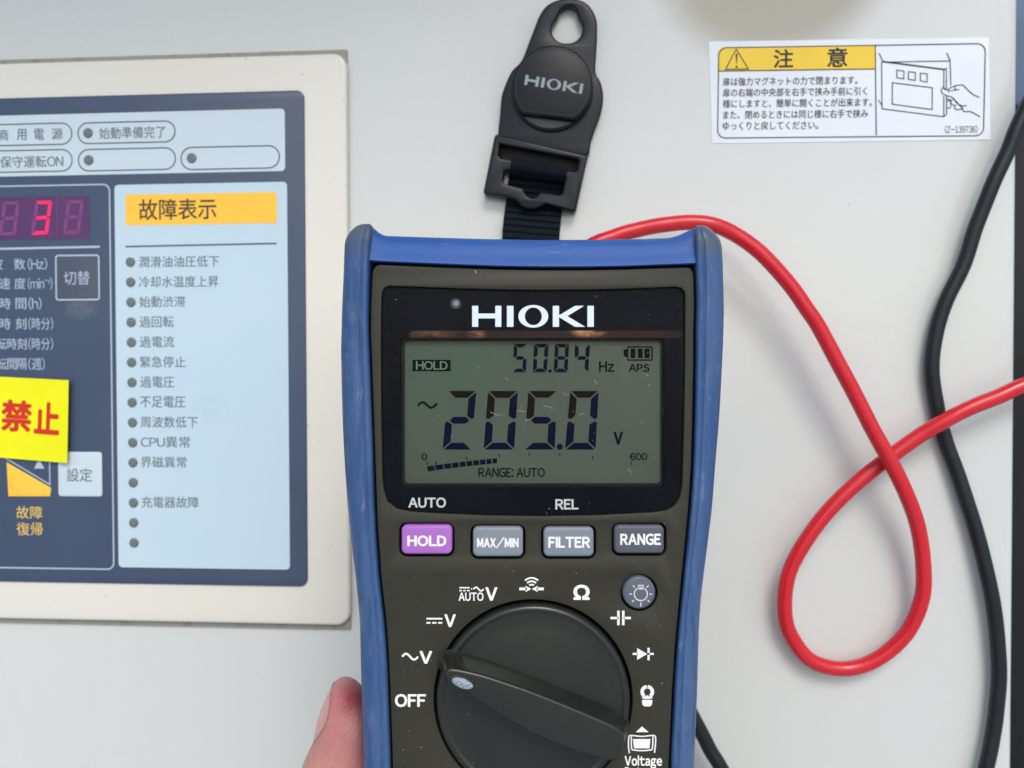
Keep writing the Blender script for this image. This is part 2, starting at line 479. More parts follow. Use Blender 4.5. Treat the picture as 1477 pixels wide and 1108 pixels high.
for x0, on in ((-98, ''), (-50, ''), (-2, ''), (44.5, 'abgcd'), (90.5, '')):
    y = 290 - (x0 - 44) * .022
    digit(px, ((x0 + 7, y), (x0 + 30.5, y - .5), (x0 + 24.5, y + 48), (x0, y + 49)), on, .2, .1, H2, LEDON, LEDOFF, led)
Print().line([px.to(82, 284.2, H2), px.to(82.5, 345, H2)], .00025, H2).build('divider', LEDOFF, led)
Print().line([px.to(-330, 366, H1), px.to(144, 356, H1)], .0008, H1).build('rule', WHITEINK, panel)
rows = [(381, [('波', -12, 4), ('数', 20, 36.5)], '(Hz)', 40, 68), (409, [('速', -1.5, 15), ('度', 20.5, 37)], '(min⁻¹)', 40, 75.5),
        (438, [('時', -1.5, 15.5), ('間', 22.5, 38)], '(h)', 41, 60), (467, [('時', -1.5, 15.5), ('刻', 22.5, 38)], '(時分)', 41, 76.5),
        (496, [('転', -6, 9.5), ('時', 10.5, 24), ('刻', 25, 38.5)], '(時分)', 41, 76.5), (525, [('転', -6, 9.5), ('間', 10.5, 24), ('隔', 25, 38.5)], '(週)', 41, 64.5)]
for y, cs, tail, a, b in rows:
    for ch, x0, x1 in cs: text(ch, px, (x0, y - 8.2, x1, y + 8.2), H1, WHITEINK, panel, .004)
    text(tail, px, (a, y - 9, b, y + 9), H1, WHITEINK, panel, .002)
SW = simple('switch film', lin(74, 84, 100), .4, .4)
u0, v0, u1, v1 = px.rect(81, 368.5, 143, 432.5, H2)
sw = plate('switch_key', rrect(u0, v0, u1, v1, .001, 4), H1 - .0001, H2, SW, panel, .00006)
Print().line(rrect(u0, v0, u1, v1, .0009, 4), .0006, H3, True).build('key_outline', WHITEINK, sw)
text('切替', px, (92, 391, 129.5, 411), H3, WHITEINK, sw, .002)
u0, v0, u1, v1 = px.rect(84, 652, 147, 716, H2)
sk = plate('set_key', rrect(u0, v0, u1, v1, .001, 4), H1 - .0001, H2, PALE2, panel, .00006)
text('設定', px, (96, 675.5, 133, 695), H3, TEXTINK, sk, .004)
ak = plate('reset_key', px.uv([(9.5, 667), (73.5, 704), (72, 716), (12, 716)], H2), H1 - .0001, H2, AMBER, panel, .00006)
Print().line([px.to(x, y, H2) for x, y in ((-2, 655), (72, 699), (71, 640))], .00045, H2).build('key_outline', WHITEINK, panel)
Print().poly(px.uv([(49, 676), (64, 676), (56.5, 662)], H2), H2).build('arrow_mark', WHITEINK, panel)
text('故障', px, (23.5, 730, 61, 748.5), H1, GOLDINK, panel, .006)
text('復帰', px, (24, 753.5, 61.5, 772.5), H1, GOLDINK, panel, .006)

# fault list
prect('amber_header', 181, 279, 399, 323.5, .0002, H2, AMBER)
text('故障表示', px, (200, 286.5, 312, 317), H3, BROWNINK, panel, .012)
Print().line([px.to(181, 355.8, H2), px.to(399, 351.2, H2)], .0006, H2).build('rule', GREYINK, panel)
faults = [('潤滑油油圧低下', 200, 316), ('冷却水温度上昇', 200, 315), ('始動渋滞', 201, 267), ('過回転', 201, 250.5), ('過電流', 201.5, 251), ('緊急停止', 202, 267.5),
          ('過電圧', 202, 251.5), ('不足電圧', 202, 267.5), ('周波数低下', 202.5, 285.5), ('CPU異常', 203, 274), ('界磁異常', 203, 269), ('', 0, 0), ('充電器故障', 204, 286.5), ('', 0, 0), ('', 0, 0)]
for i, (s, a, b) in enumerate(faults):
    y = 378 + i * 28.93
    dot(188.2 + i * .36, y, 7)
    if s:
        y -= (a + b) / 2 * .0 + .6
        text(s, px, (a, y - 8.2, b, y + 8.2), H2, TEXTINK, panel, .004)

# yellow sticker stuck over the panel
YF = WALL.sub(40, 604, R(-3.2))
ystk = thing('warning_sticker', YF, 'bright yellow sticker with bold red lettering stuck across the control panel', 'sticker')
m = Mat('yellow sticker film', lin(240, 236, 4), .38, .4); m.mix(m.noise(60, 4), lin(226, 224, 0), .5); YEL = m.done()
yh = FH + .0009
V, F = [], []
cs = [(-150, 536, yh), (60, 546.5, yh), (99, 548, yh + .0012), (97, 668, yh + .0014), (58, 664.5, yh), (-150, 648, yh)]
nx = 14
for j in range(2):
    for k, y01 in ((0, 0), (1, 1)):
        for i in range(nx + 1):
            t = i / nx; x = -150 + 249 * t - y01 * 2 * t
            y = (536 + 12.5 * t) if k == 0 else (648 + 20 * t)
            hh = yh + .0014 * max(0, (t - .75) / .25) ** 2 - j * .00025
            V.append(YF.to(x, y, hh))
n_ = nx + 1
for i in range(nx):
    F.append((n_ + i, n_ + i + 1, i + 1, i)); F.append((2 * n_ + i, 2 * n_ + i + 1, 3 * n_ + i + 1, 3 * n_ + i))
    F.append((i, i + 1, 2 * n_ + i + 1, 2 * n_ + i)); F.append((3 * n_ + i, 3 * n_ + i + 1, n_ + i + 1, n_ + i))
F.append((nx, n_ + nx, 3 * n_ + nx, 2 * n_ + nx)); F.append((0, 2 * n_, 3 * n_, n_))
mesh('film', V, F, YEL, ystk)
REDINK = ink('red lettering', lin(208, 44, 34))
xa, xb = YF.to(-150, 604, yh).x, YF.to(99, 604, yh).x
for ch, b in (('禁', (1.5, 577, 46, 623)), ('止', (49.5, 580, 88, 626.5))):
    o = text(ch, YF, b, yh + .0001, REDINK, ystk, .034)
    for v in o.data.vertices:                    # the print follows the lifted end of the film
        t = (v.co.x - xa) / (xb - xa) * nx; i = int(t)
        f0, f1 = (.0014 * max(0, (q / nx - .75) / .25) ** 2 for q in (i, i + 1))
        v.co.z += f0 + (f1 - f0) * (t - i)

# ------------------------------------------------------------------ caution label
CF = WALL.sub(1226, 130, R(-.75))
lab = thing('caution_label', CF, 'white caution label with yellow heading and line drawing of a hand opening a door', 'label')
m = Mat('white label film', lin(224, 230, 236), .3, .5); m.mix(m.noise(40, 4), lin(212, 220, 228), .5); LABW = m.done()
m = Mat('label yellow', lin(236, 198, 8), .3, .5)
LABY = m.mix(m.noise(60, 4), lin(228, 190, 4), .6).done()
INK = ink('label black ink', lin(34, 40, 46))
hh = .0002
plate('film', [*CF.uv([(1022.5, 60), (1426, 54), (1429, 201.5), (1027, 207)], hh)], .00003, hh, LABW, lab)
h1, h2 = hh + .00008, hh + .00014
def cmap(pts, h): return [CF.to(x, y, h) for x, y in pts]
# heading block, with a rounded upper left corner
hd = [(1035.5, 84)] + [(1035.5 + 10 * (1 - math.cos(R(a))), 78 - 10 * math.sin(R(a))) for a in range(0, 91, 15)] + [(1262, 65.2), (1262, 99.5), (1035.5, 102.5)]
sheet('heading', CF.uv(hd, h1), h1, LABY, lab)
bd = []
a0, b0, a1, b1 = CF.rect(1036, 66, 1420, 197.5, h2)
Print().line(rrect(a0, b0, a1, b1, .0028, 8), .00035, h2, True).line(cmap([(1262.5, 64.6), (1264, 195)], h2), .00035, h2) \
    .line(cmap([(1036, 102.5), (1262.5, 99.5)], h2), .00035, h2).build('border_print', INK, lab)
text('注', CF, (1115.5, 71, 1144.5, 98), h2, INK, lab, .02)
text('意', CF, (1193, 68.5, 1222.5, 97), h2, INK, lab, .02)
Print().line(cmap([(1062, 71), (1046.5, 100), (1079.5, 99.6)], h2), .00035, h2, True).poly(cmap([(1061, 77.5), (1064, 77.5), (1063, 92), (1062, 92)], h2), h2) \
    .poly(circle(CF.to(1062.5, 96.4, h2), .0004, 10), h2).build('warning_triangle', INK, lab)
lines = [('扉は強力マグネットの力で閉まります。', 1042, 1236.5, 116.8), ('扉の右端の中央部を右手で挟み手前に引く', 1042, 1250, 132.6), ('様にしますと、簡単に開くことが出来ます。', 1042, 1257, 148.6),
         ('また、閉めるときには同じ様に右手で挟み', 1042.5, 1251.5, 164.8), ('ゆっくりと戻してください。', 1042.5, 1180, 181)]
for s, a, b, y in lines: text(s, CF, (a, y - 6.2, b, y + 6.2), h2, INK, lab, .010)
text('(Z-139736)', CF, (1363, 180.5, 1410, 192.5), h2, INK, lab, .003)
def zp(pts): return cmap([(1250 + x * .14438, 50 + y * .14438) for x, y in pts], h2)
w = .00032
dr = Print()
for pts, cl in (([(125, 185), (165, 272)], 0), ([(800, 182), (835, 258)], 0), ([(150, 275), (835, 263), (842, 510)], 0), ([(165, 272), (785, 352)], 0),
                ([(150, 275), (155, 740), (770, 820), (800, 795), (800, 615)], 0), ([(772, 352), (772, 545)], 0), ([(776, 352), (797, 333), (797, 545)], 0), ([(772, 615), (772, 815)], 0),
                ([(120, 652), (152, 705)], 0), ([(302, 355), (374, 365), (372, 442), (303, 430)], 1), ([(418, 370), (488, 378), (486, 457), (418, 445)], 1),
                ([(538, 384), (607, 393), (604, 474), (538, 462)], 1), ([(257, 480), (657, 530), (655, 748), (257, 695)], 1)):
    dr.line(zp(pts), w, h2, bool(cl))
dr.line(zp([(165, 266), (785, 346)]), w, h2)
def curve(pts, k=1): dr.line(smooth_path(zp(pts), 6), w * k, h2)
curve([(1128, 626), (1060, 595), (1000, 540), (960, 505), (900, 508), (840, 530), (800, 552), (770, 530), (748, 545), (752, 580), (790, 605), (860, 630), (900, 680), (955, 712), (1000, 708)])
curve([(885, 515), (885, 548), (925, 550)]); curve([(830, 562), (885, 556)], .8); curve([(800, 552), (825, 560), (815, 580)], .8)
curve([(862, 632), (930, 705), (955, 730), (930, 748), (885, 742), (880, 715), (900, 700)]); curve([(955, 730), (975, 768), (1040, 770), (1135, 820)])
curve([(805, 668), (835, 660), (838, 728), (805, 732)], .9); curve([(840, 660), (850, 690), (885, 715)], .9); curve([(805, 640), (850, 655), (870, 640)], .9)
dr.build('door_drawing', INK, lab)

# ------------------------------------------------------------------ magnetic hanger
HF = WALL.sub(785, 160)
HANG = 'black magnetic hanging strap clipped flat on the cabinet above the multimeter'
hang = thing('magnetic_hanger', HF, HANG, 'hanger')
m = Mat('black moulded plastic', lin(8, 15, 25), .30, .32)
m.mix(m.noise(300, 5), lin(14, 22, 33), .5).bump(m.noise(1500, 2), .10, .0001); BLK = m.done()
m = Mat('black rubber disc', lin(6, 12, 19), .34, .28); m.mix(m.noise(200, 5, lo=.4, hi=.7), lin(15, 22, 30), .6); DISC = m.done()
m = Mat('woven webbing', lin(14, 22, 30), .85, .15)
m.bump(m.noise(900, 2, .5, (1, 3, 1)), .5, .0003); m.mix(m.noise(900, 3, .5, (3, 1, 1)), lin(30, 40, 48), .5); WEB = m.done()
tp = [(755, 81), (763, 60), (770, 42), (778, 22), (787, 9), (800, 1), (818, -3), (838, 0), (852, 10), (860.5, 28), (861.5, 50), (860, 78), (859, 104),
      (866, 117), (870, 134), (869.5, 150), (865, 168), (858.5, 185), (852, 205), (845, 226), (800, 219), (760, 210), (721, 200), (718.5, 190), (721, 165), (723, 140), (728.5, 122), (738, 102), (749, 91)]
hole = [(820, 8), (830, 12), (834, 23), (840, 36), (838, 50), (829, 59.5), (817, 62), (805, 59), (797, 50), (796, 38), (803, 26), (809, 14)]
h_t = .0048
plate('hanger_plate', smooth_loop(HF.uv(tp, h_t), 3), .0008, h_t, BLK, hang, .0008, [smooth_loop(HF.uv(hole, h_t), 4)], steps=3)
MAGN = simple('dull steel', lin(84, 90, 92), .4, .4, .6)
cc = HF.to(797, 128, .007)
plate('magnet', circle(HF.to(796.5, 131, .0052), .01465, 48), .0047, .0062, DISC, hang, .0004)
plate('magnet_ring', circle(HF.to(796, 130, .0066), .0136, 48), .0061, .0068, MAGN, hang, .0002)
rr = 58 * .316 / FPX
a_l, a_r = math.radians(222), math.radians(302)
arc = [Vector((cc.x + rr * math.cos(a), cc.y + rr * math.sin(a))) for a in [a_r - 2 * math.pi + (a_l - a_r + 2 * math.pi) * k / 44 for k in range(45)]]
cap = plate('magnet_cap', arc, .0066, .0100, DISC, hang, .0009, steps=3)
cap_rim = Print().ring(inset(arc, .0012), inset(arc, .0015), .01006).build('rim_line', BLK, cap)
LOGOG = ink('grey logo print', lin(150, 160, 166))

def logo(fr, box, h, mat, parent, turn=0, name='logo'):
    """five wide flared capitals; x 0..175, y 0..30 as measured"""
    p = Print(); x0, y0, x1, y1 = box
    c = fr.to((x0 + x1) / 2, (y0 + y1) / 2, h); k = (fr.to(x1, (y0 + y1) / 2, h) - fr.to(x0, (y0 + y1) / 2, h)).length / 175
    ky = (fr.to((x0 + x1) / 2, y0, h) - fr.to((x0 + x1) / 2, y1, h)).length / 30
    ct, st = math.cos(turn), math.sin(turn)
    def q(pts):
        o = []
        for x, y in pts:
            X, Y = (x - 87.5) * k, (y - 15) * ky; o.append((c.x + X * ct - Y * st, c.y + X * st + Y * ct))
        return o
    B = lambda a, b, c_, d: p.poly(q([(a, b), (c_, b), (c_, d), (a, d)]), h)
    B(0, 0, 8.7, 30); B(33.3, 0, 42, 30); p.poly(q([(8.7, 12), (33.3, 12), (33.3, 19), (8.7, 19)]), h)
    B(50, 0, 59.5, 30)
    p.ring(q(circle((88, 15), 21.5, 48, 16.2)), q(circle((88, 15), 12.2, 48, 12.6)), h)
    B(116, 0, 125, 30)
    p.poly(q([(125, 16.4), (148, 30), (161, 30), (137, 15.2), (162.5, 0), (148, 0), (125, 13.8)]), h)
    B(165.8, 0, 175, 30)
    return p.build(name, mat, parent)
logo(HF, (756.5, 114.5, 841, 129), .01010, LOGOG, hang, R(-10.5))
# buckle
bk = [(716, 193.5), (845, 223.5), (847.5, 226.5), (830.5, 304), (827.5, 306.5), (795, 297), (787.5, 295), (782, 297), (776, 300.5), (770, 302.3), (764, 302.6), (757.5, 300.8), (752, 297), (747, 291.5), (741, 287.5), (732, 285), (699.5, 280.5), (697, 277), (713, 196)]
s1 = [(720.5, 207.5), (833, 229.5), (834.8, 232), (832.5, 244.5), (829, 247.5), (722, 228), (719, 224)]
s2 = [(727, 246.5), (733, 246), (815, 259), (813.5, 266), (810.5, 279), (807, 281), (778.5, 276.5), (776, 281), (771.5, 284.3), (765, 285.2), (759.5, 282), (756.5, 277), (755, 271.5), (728, 265), (724.5, 261)]
hb = .0062
SHADE = simple('painted slot shade', lin(44, 44, 40), .6, .2)  # dark sheet painted as the shade inside the buckle's upper slot
plate('slot_shade', HF.uv([(716, 203), (838, 229), (836, 252), (715, 232)], .0014), .0009, .0014, SHADE, hang, .0001)
bo = plate('buckle', HF.uv(bk, hb), .0012, hb, BLK, hang, .0008, [HF.uv(s1, hb), HF.uv(s2, hb)], steps=3)
# webbing: loop over the crossbar, then ribbed strap running down behind the meter
def ribbon(name, quads, mat, parent, th=.0011):
    """quads: rows (xl, yl, xr, yr, h) -> a strap with thickness and crosswise ribs"""
    V, F = [], []; n = len(quads)
    for top in (1, 0):
        for xl, yl, xr_, yr, h in quads:
            a, b = HF.to(xl, yl, h), HF.to(xr_, yr, h)
            for t in (0, .03, .97, 1):
                v = a.lerp(b, t); v.z += (0 if t in (0, 1) else .0002) * top - (th if not top else 0); V.append(v)
    for i in range(n - 1):
        for k in range(3):
            a = i * 4 + k; F.append((a, a + 4, a + 5, a + 1)); b = n * 4 + a; F.append((b, b + 1, b + 5, b + 4))
        F.append((i * 4, n * 4 + i * 4, n * 4 + i * 4 + 4, i * 4 + 4)); F.append((i * 4 + 3, i * 4 + 7, n * 4 + i * 4 + 7, n * 4 + i * 4 + 3))
    return auto_smooth(mesh(name, V, F, mat, parent), 30)
rows_ = []
for k in range(37):
    t = k / 36; a = math.pi * (.02 + .96 * t)
    rows_.append((737.5 - 3 * t, 226 + 26 * t, 819 - 4 * t, 241.5 + 22 * t, .0040 + .0036 * math.sin(a) + .00030 * (k % 4 < 2)))
ribbon('webbing_loop', rows_, WEB, hang)
rows_ = []; K = 150
for k in range(K + 1):
    t = k / K; ph = t * 36
    lift = .0008 + .058 * max(0, t - .08) ** 1.5
    y_ = 248 + 350 * t
    rows_.append((734.5 - 8.5 * min(1, t * 4.2) - 6 * t, y_, 815.5 - 7 * min(1, t * 4.2) - 6 * t, y_ + 9 - 8 * t, lift + .00075 * (abs((ph % 1) - .5) < .33)))
ribbon('webbing_strap', rows_, WEB, hang)

# ------------------------------------------------------------------ test leads
def wp(px_, py_, h): return WALL.world(px_, py_, h)
m = Mat('red silicone sheath', lin(204, 30, 44), .22, .5)
m.mix(m.noise(60, 4), lin(200, 26, 38), .7).mix(m.noise(500, 5, .75, lo=.62, hi=.74), lin(150, 44, 54), .5).rough(m.noise(70, 4), .18, .36).bump(m.noise(500, 2), .06, .0002); REDC = m.done()
m = Mat('black rubber sheath', lin(20, 26, 31), .42, .38)
m.mix(m.noise(60, 4), lin(28, 33, 38), .6).bump(m.noise(600, 2), .06, .0002); BLKC = m.done()
red = [(760, 2300, .010), (764, 1600, .012), (770, 1150, .015), (772, 900, .016), (780, 620, .018), (800, 440, .022), (838, 367, .022), (888, 341, .021), (923, 330.5, .020), (958, 324, .020), (994, 321, .019), (1029, 325.5, .019), (1060, 338, .018), (1100, 367, .018),
       (1140, 411, .018), (1166, 449, .018), (1186, 482, .0175), (1222, 549, .017), (1254, 610, .0165), (1283, 663, .016), (1307, 711, .0145), (1324, 762, .012), (1331.5, 818, .010), (1328, 868, .008), (1306, 915, .006), (1264, 952, .005),
       (1217, 965.5, .0045), (1171, 953, .005), (1143, 921, .006), (1131.5, 883, .0075), (1136, 836, .009), (1157, 789, .0095), (1194, 738, .0095), (1236, 696, .0092), (1278, 663, .0090), (1325, 630, .0095), (1363, 607, .0110), (1405, 586, .0115), (1443, 570, .0112),
       (1477, 556, .011), (1560, 525, .010), (1700, 500, -.02)]
p0 = wp(1190, 700, 0)
o = tube('red_test_lead', [wp(*q) for q in red], .00262, REDC, None, 18, 10, p0)
tag(o, 'glossy red test lead looping once on the cabinet right of the meter', 'cable')
blk = [(1700, -160, -.02), (1560, 20, .006), (1510, 100, .008), (1471, 176, .008), (1452, 221, .0075), (1429, 271, .007), (1409, 323, .006), (1391, 379, .005), (1366, 432, .0045), (1350, 482, .004), (1344, 536, .0035), (1351, 588, .003), (1365, 640, .003), (1386, 696, .0034),
       (1409, 768, .004), (1426, 837, .0045), (1436, 902, .0045), (1440.5, 960, .0045), (1438.5, 1009, .0045), (1433.5, 1052, .0045), (1423, 1108, .005), (1400, 1180, .006), (1340, 1280, .009), (1250, 1330, .010), (1150, 1280, .011), (1085, 1187, .012), (1040, 1108, .013), (1023, 1079, .013), (1006, 1047, .014), (970, 980, .016), (930, 930, .018), (880, 960, .018), (856, 1150, .016), (850, 1600, .012), (860, 2300, .010)]
p0 = wp(1400, 700, 0)
o = tube('black_test_lead', [wp(*q) for q in blk], .00255, BLKC, None, 18, 10, p0)
tag(o, 'matt black test lead curving down the right edge of the cabinet', 'cable')

# ------------------------------------------------------------------ multimeter
MF = METER.sub(768, 760)
mt = thing('multimeter', MF, 'hand-held digital multimeter in worn blue rubber holster reading 205.0 volts', 'multimeter')
m = Mat('blue holster rubber', lin(45, 79, 130), .46, .4)
m.mix(m.noise(26, 5, .6, (3, .35, 1), .40, .68), lin(80, 106, 138), .8)
m.mix(m.noise(150, 5, .7, (2.5, .22, 1), .50, .64), lin(38, 68, 114), .8)
m.mix(m.noise(90, 6, .75, (1.5, .6, 1), .55, .70, (2, 5, 0)), lin(100, 116, 138), .5)
m.mix(m.noise(800, 3, .6, (1, .2, 1), .64, .74), lin(118, 132, 152), .45)
for ex, ey in ((517, 338), (1026, 340)):
    c_ = MF.to(ex, ey); m.mix(m.mul(m.blob(c_.x, c_.y, .0045, .0042, .6), m.noise(260, 5, .7, lo=.3, hi=.6)), lin(84, 90, 98), .95)
m.bump(m.noise(900, 3), .10, .0002).bump(m.noise(120, 4, .6, (3, .4, 1)), .10, .0004)
m.rough(m.noise(80, 4), .38, .6); BLUE = m.done()
m = Mat('top rail rubber', lin(32, 80, 150), .5, .35)
m.mix(m.noise(40, 5, .6, (.4, 3, 1), .42, .68), lin(56, 94, 154), .6).mix(m.noise(420, 5, .75, (.25, 2, 1), .56, .70), lin(36, 68, 134), .7)
m.mix(m.noise(300, 5, .75, (.3, 2, 1), .60, .72, (4, 1, 0)), lin(104, 130, 170), .6)
m.bump(m.noise(900, 3), .10, .0002); BLUET = m.done()
m = Mat('dark olive case plastic', lin(46, 46, 36), .52, .32)
m.mix(m.noise(30, 4, lo=.35, hi=.7), lin(52, 50, 39), .6).mix(m.noise(1400, 2, lo=.70, hi=.74), lin(96, 96, 88), .5)
m.bump(m.noise(2600, 2), .14, .00008); FACE = m.done()
m = Mat('dial plastic', lin(28, 33, 28), .28, .5)
m.mix(m.noise(60, 4), lin(33, 37, 32), .6).mix(m.noise(1300, 2, lo=.71, hi=.74), lin(96, 96, 90), .5).bump(m.noise(2600, 2), .06, .00006); DIALM = m.done()
DARKB = simple('dark inner body', (.008, .009, .014), .6, .2)

# holster: two side rails, top and bottom rails
Ls = [(323.0, 525, 533.5, -.0035), (324.2, 518.5, 534.5, -.0022), (326.6, 513.5, 535.2, -.0013), (331, 508.5, 535.5, -.0007), (336, 504, 535.7, -.0003), (342, 500.3, 535.5, 0), (349, 497.8, 535, 0), (360, 496.8, 534, 0), (398, 495.5, 533, 0), (440, 493.5, 532.5, 0), (480, 492.5, 532, 0),
      (516, 492, 533.5, 0), (600, 494, 536.5, 0), (673, 497.5, 539, 0), (755, 504, 542, 0), (828, 512.5, 547, 0), (892, 518.6, 554, 0), (935, 520, 557.5, 0), (1000, 521.5, 560.5, 0), (1108, 524.5, 564, 0), (1200, 523, 563, 0), (1300, 514, 556, 0), (1400, 505, 548, 0), (1440, 503, 548, 0)]
Rs = [(325.2, 1012, 1005.5, -.0035), (326.3, 1019, 1004.5, -.0022), (328.6, 1023, 1004, -.0013), (332, 1027, 1003.6, -.0007), (336, 1031, 1003.3, -.0003), (344, 1037.4, 1003, 0), (354, 1040.5, 1003, 0), (370, 1042, 1003.2, 0), (398, 1043, 1003.5, 0), (440, 1044, 1004, 0), (477, 1043.5, 1003, 0), (516, 1042, 1003, 0),
      (600, 1037.5, 1001.5, 0), (673, 1031.5, 999.5, 0), (732, 1027, 995.5, 0), (785, 1020.5, 990.5, 0), (870, 1010.5, 982, 0), (935, 1007.2, 976, 0), (1000, 1005.5, 972, 0), (1108, 1001.7, 967, 0), (1200, 1003, 968, 0), (1300, 1012, 976, 0), (1400, 1021, 984, 0), (1440, 1022, 984, 0)]
def dense(st, k=4):
    p = [Vector((a, b, c, d)) for a, b, c, d in st]; q = [p[0] * 2 - p[1]] + p + [p[-1] * 2 - p[-2]]; o = []
    for i in range(1, len(q) - 2):
        for j in range(k):
            t = j / k; o.append(q[i].lerp(q[i + 1], t) if i < 6 else .5 * (2 * q[i] + (q[i + 1] - q[i - 1]) * t + (2 * q[i - 1] - 5 * q[i] + 4 * q[i + 1] - q[i + 2]) * t * t + (3 * q[i] - q[i - 1] - 3 * q[i + 1] + q[i + 2]) * t ** 3))
    o.append(p[-1]); return o
PROF = [(0, -.0042), (.015, -.0030), (.05, -.0019), (.11, -.0009), (.20, -.0002), (.32, .0003), (.46, .0006), (.58, .0007), (.63, .00065), (.67, .0004), (.70, .0004), (.74, .00065), (.80, .0008), (.88, .0007), (.94, .0003), (.98, -.0003), (1, -.0012)]
def rail(st, name):
    st = dense(st); V, F = [], []; n = len(PROF) + 3
    for y, xo, xi, dh in st:
        row = []
        for t, h in PROF: row.append(MF.to(xo + (xi - xo) * t, y, h + dh))
        a, b = row[0], row[-1]
        wi = 1 if xi > xo else -1
        row = [Vector((a.x + wi * .0015, a.y, -.044)), Vector((a.x + wi * .0001, a.y, -.040))] + row + [Vector((b.x, b.y, -.0060))]
        V += row
    for i in range(len(st) - 1):
        for k in range(n - 1): F.append((i * n + k, (i + 1) * n + k, (i + 1) * n + k + 1, i * n + k + 1))
        F.append((i * n + n - 1, (i + 1) * n + n - 1, (i + 1) * n, i * n))
    F.append(tuple(range(n))); F.append(tuple((len(st) - 1) * n + k for k in range(n))[::-1])
    if st[0][1] > st[0][2]: F = [f[::-1] for f in F]
    F = [f[::-1] for f in F]
    o = mesh(name, V, F, BLUE, mt)
    return auto_smooth(o, 50)
rail(Ls, 'side_rail'); rail(Rs, 'side_rail')
def interp(tab, x):
    for (a, b), (c, d) in zip(tab, tab[1:]):
        if x <= c: return b + (d - b) * max(0, (x - a)) / (c - a)
    return tab[-1][1]
YT = [(531, 323.5), (534, 324.6), (538, 328), (543, 333), (549, 337.5), (556, 340.3), (580, 341.2), (640, 343.2), (710, 345.2), (780, 346.4), (860, 346), (930, 344.8), (965, 343.4), (978, 340), (992, 333.5), (1002, 328.5), (1009, 326)]
YB = [(531, 377.6), (541, 377.8), (600, 380.3), (660, 382.8), (720, 385), (780, 386), (840, 386), (900, 385), (960, 382.8), (1009, 381.5)]
V, F = [], []
xs = [531 + (1009 - 531) * k / 90 for k in range(91)]
for x in xs:
    a, b = interp(YT, x), interp(YB, x); w_ = b - a
    e = max(0, 1 - min(abs(x - 534), abs(x - 1005)) / 26)
    pr = [(0, -.0058), (.05, -.0044), (.14, -.0034), (.28, -.0028), (.5, -.0022), (.7, -.0016), (.86, -.0009), (.95, -.0007), (.985, -.0010), (1, -.0018)]
    row = [MF.to(x, a + w_ * t, h) for t, h in pr]
    row = [Vector((row[0].x, row[0].y - .001, -.042))] + row + [Vector((row[-1].x, row[-1].y, -.007))]
    V += row
n = 12
for i in range(len(xs) - 1):
    for k in range(n - 1): F.append((i * n + k, i * n + k + 1, (i + 1) * n + k + 1, (i + 1) * n + k))
    F.append((i * n + n - 1, i * n, (i + 1) * n, (i + 1) * n + n - 1))
F.append(tuple(range(n))); F.append(tuple((len(xs) - 1) * n + k for k in range(n))[::-1])
auto_smooth(mesh('top_rail', V, F, BLUET, mt), 50)
q = MF.rect(503, 1405, 1022, 1441)
plate('bottom_rail', rrect(*q, .004, 5), -.044, -.001, BLUE, mt, .002, steps=3)
# inner body behind the face
bl = [MF.to(x, y, -.007) for y, xo, x, d in Ls[8:]]; br = [MF.to(x, y, -.007) for y, xo, x, d in Rs[8:]]
b2 = [MF.to(535, 372, -.007), MF.to(1002, 374, -.007)]
plate('inner_body', [Vector(v[:2]) for v in ([b2[1], b2[0]] + bl + br[::-1])], -.041, -.0062, DARKB, mt)

# face with real openings for window, keys, lamp key and dial
fo = []
gap = 2.6
for x in (546, 600, 660, 720, 780, 840, 900, 960, 992): fo.append((x, interp(YB, x) + 2.6))
fo += [(997, 385.4), (1000.4, 389.5), (1001.3, 396)]
for y, xo, xi, d in Rs[9:]: fo.append((xi - gap, y))
for y, xo, xi, d in Ls[9:][::-1]: fo.append((xi + gap, y))
fo += [(536.2, 394), (537.2, 387.5), (540.6, 383)]
win = [(561, 412.2), (600, 413.6), (660, 415.8), (720, 417.4), (780, 418.2), (840, 417.8), (900, 416.4), (950, 414.6), (976, 413.5), (983, 415.6), (987.5, 420.5), (988.6, 428), (988.2, 520), (986.6, 620), (984.2, 700), (981, 717), (974, 729), (962, 736.5), (940, 739.6), (860, 743.5), (780, 745), (700, 743.8), (620, 740.2),
       (592, 738.2), (572, 734), (559, 724), (553.6, 708), (551.6, 690), (549.8, 600), (549.2, 500), (550, 430), (551.5, 420), (555, 414.6)]
KEYS = [('HOLD', (579, 757.5, 652, 799.5), (587.5, 772.3, 644, 788.3), 'hold_key'), ('MAX/MIN', (682, 760, 754.5, 803), (688, 774.3, 748, 791.2), 'max_min_key'),
        ('FILTER', (784, 760.5, 856.5, 803), (790.8, 774.2, 851.2, 790.4), 'filter_key'), ('RANGE', (886, 757.5, 958, 798.5), (894.6, 769.6, 953.2, 786.5), 'range_key')]
def pxr(b, g, r, h, n=5):
    u0, v0, u1, v1 = MF.rect(b[0] - g, b[1] - g, b[2] + g, b[3] + g, h); return rrect(u0, v0, u1, v1, r, n)
S = .2 / FPX
DC = MF.to(769, 1008.5); LC = MF.to(922, 855)
holes = [MF.uv(win)] + [pxr(k[1], 3.2, .0017, 0) for k in KEYS] + [circle(LC, 26.5 * S, 40), circle(DC, 143.5 * S, 96)]
ytop = MF.to(770, 400).y; yw = MF.to(770, 411).y
plate('face', MF.uv(fo), -.0055, 0, FACE, mt, .00025, holes, top_h=lambda x, y: -.0014 * min(1, max(0, (y - yw) / (MF.to(770, 384).y - yw))), steps=2)

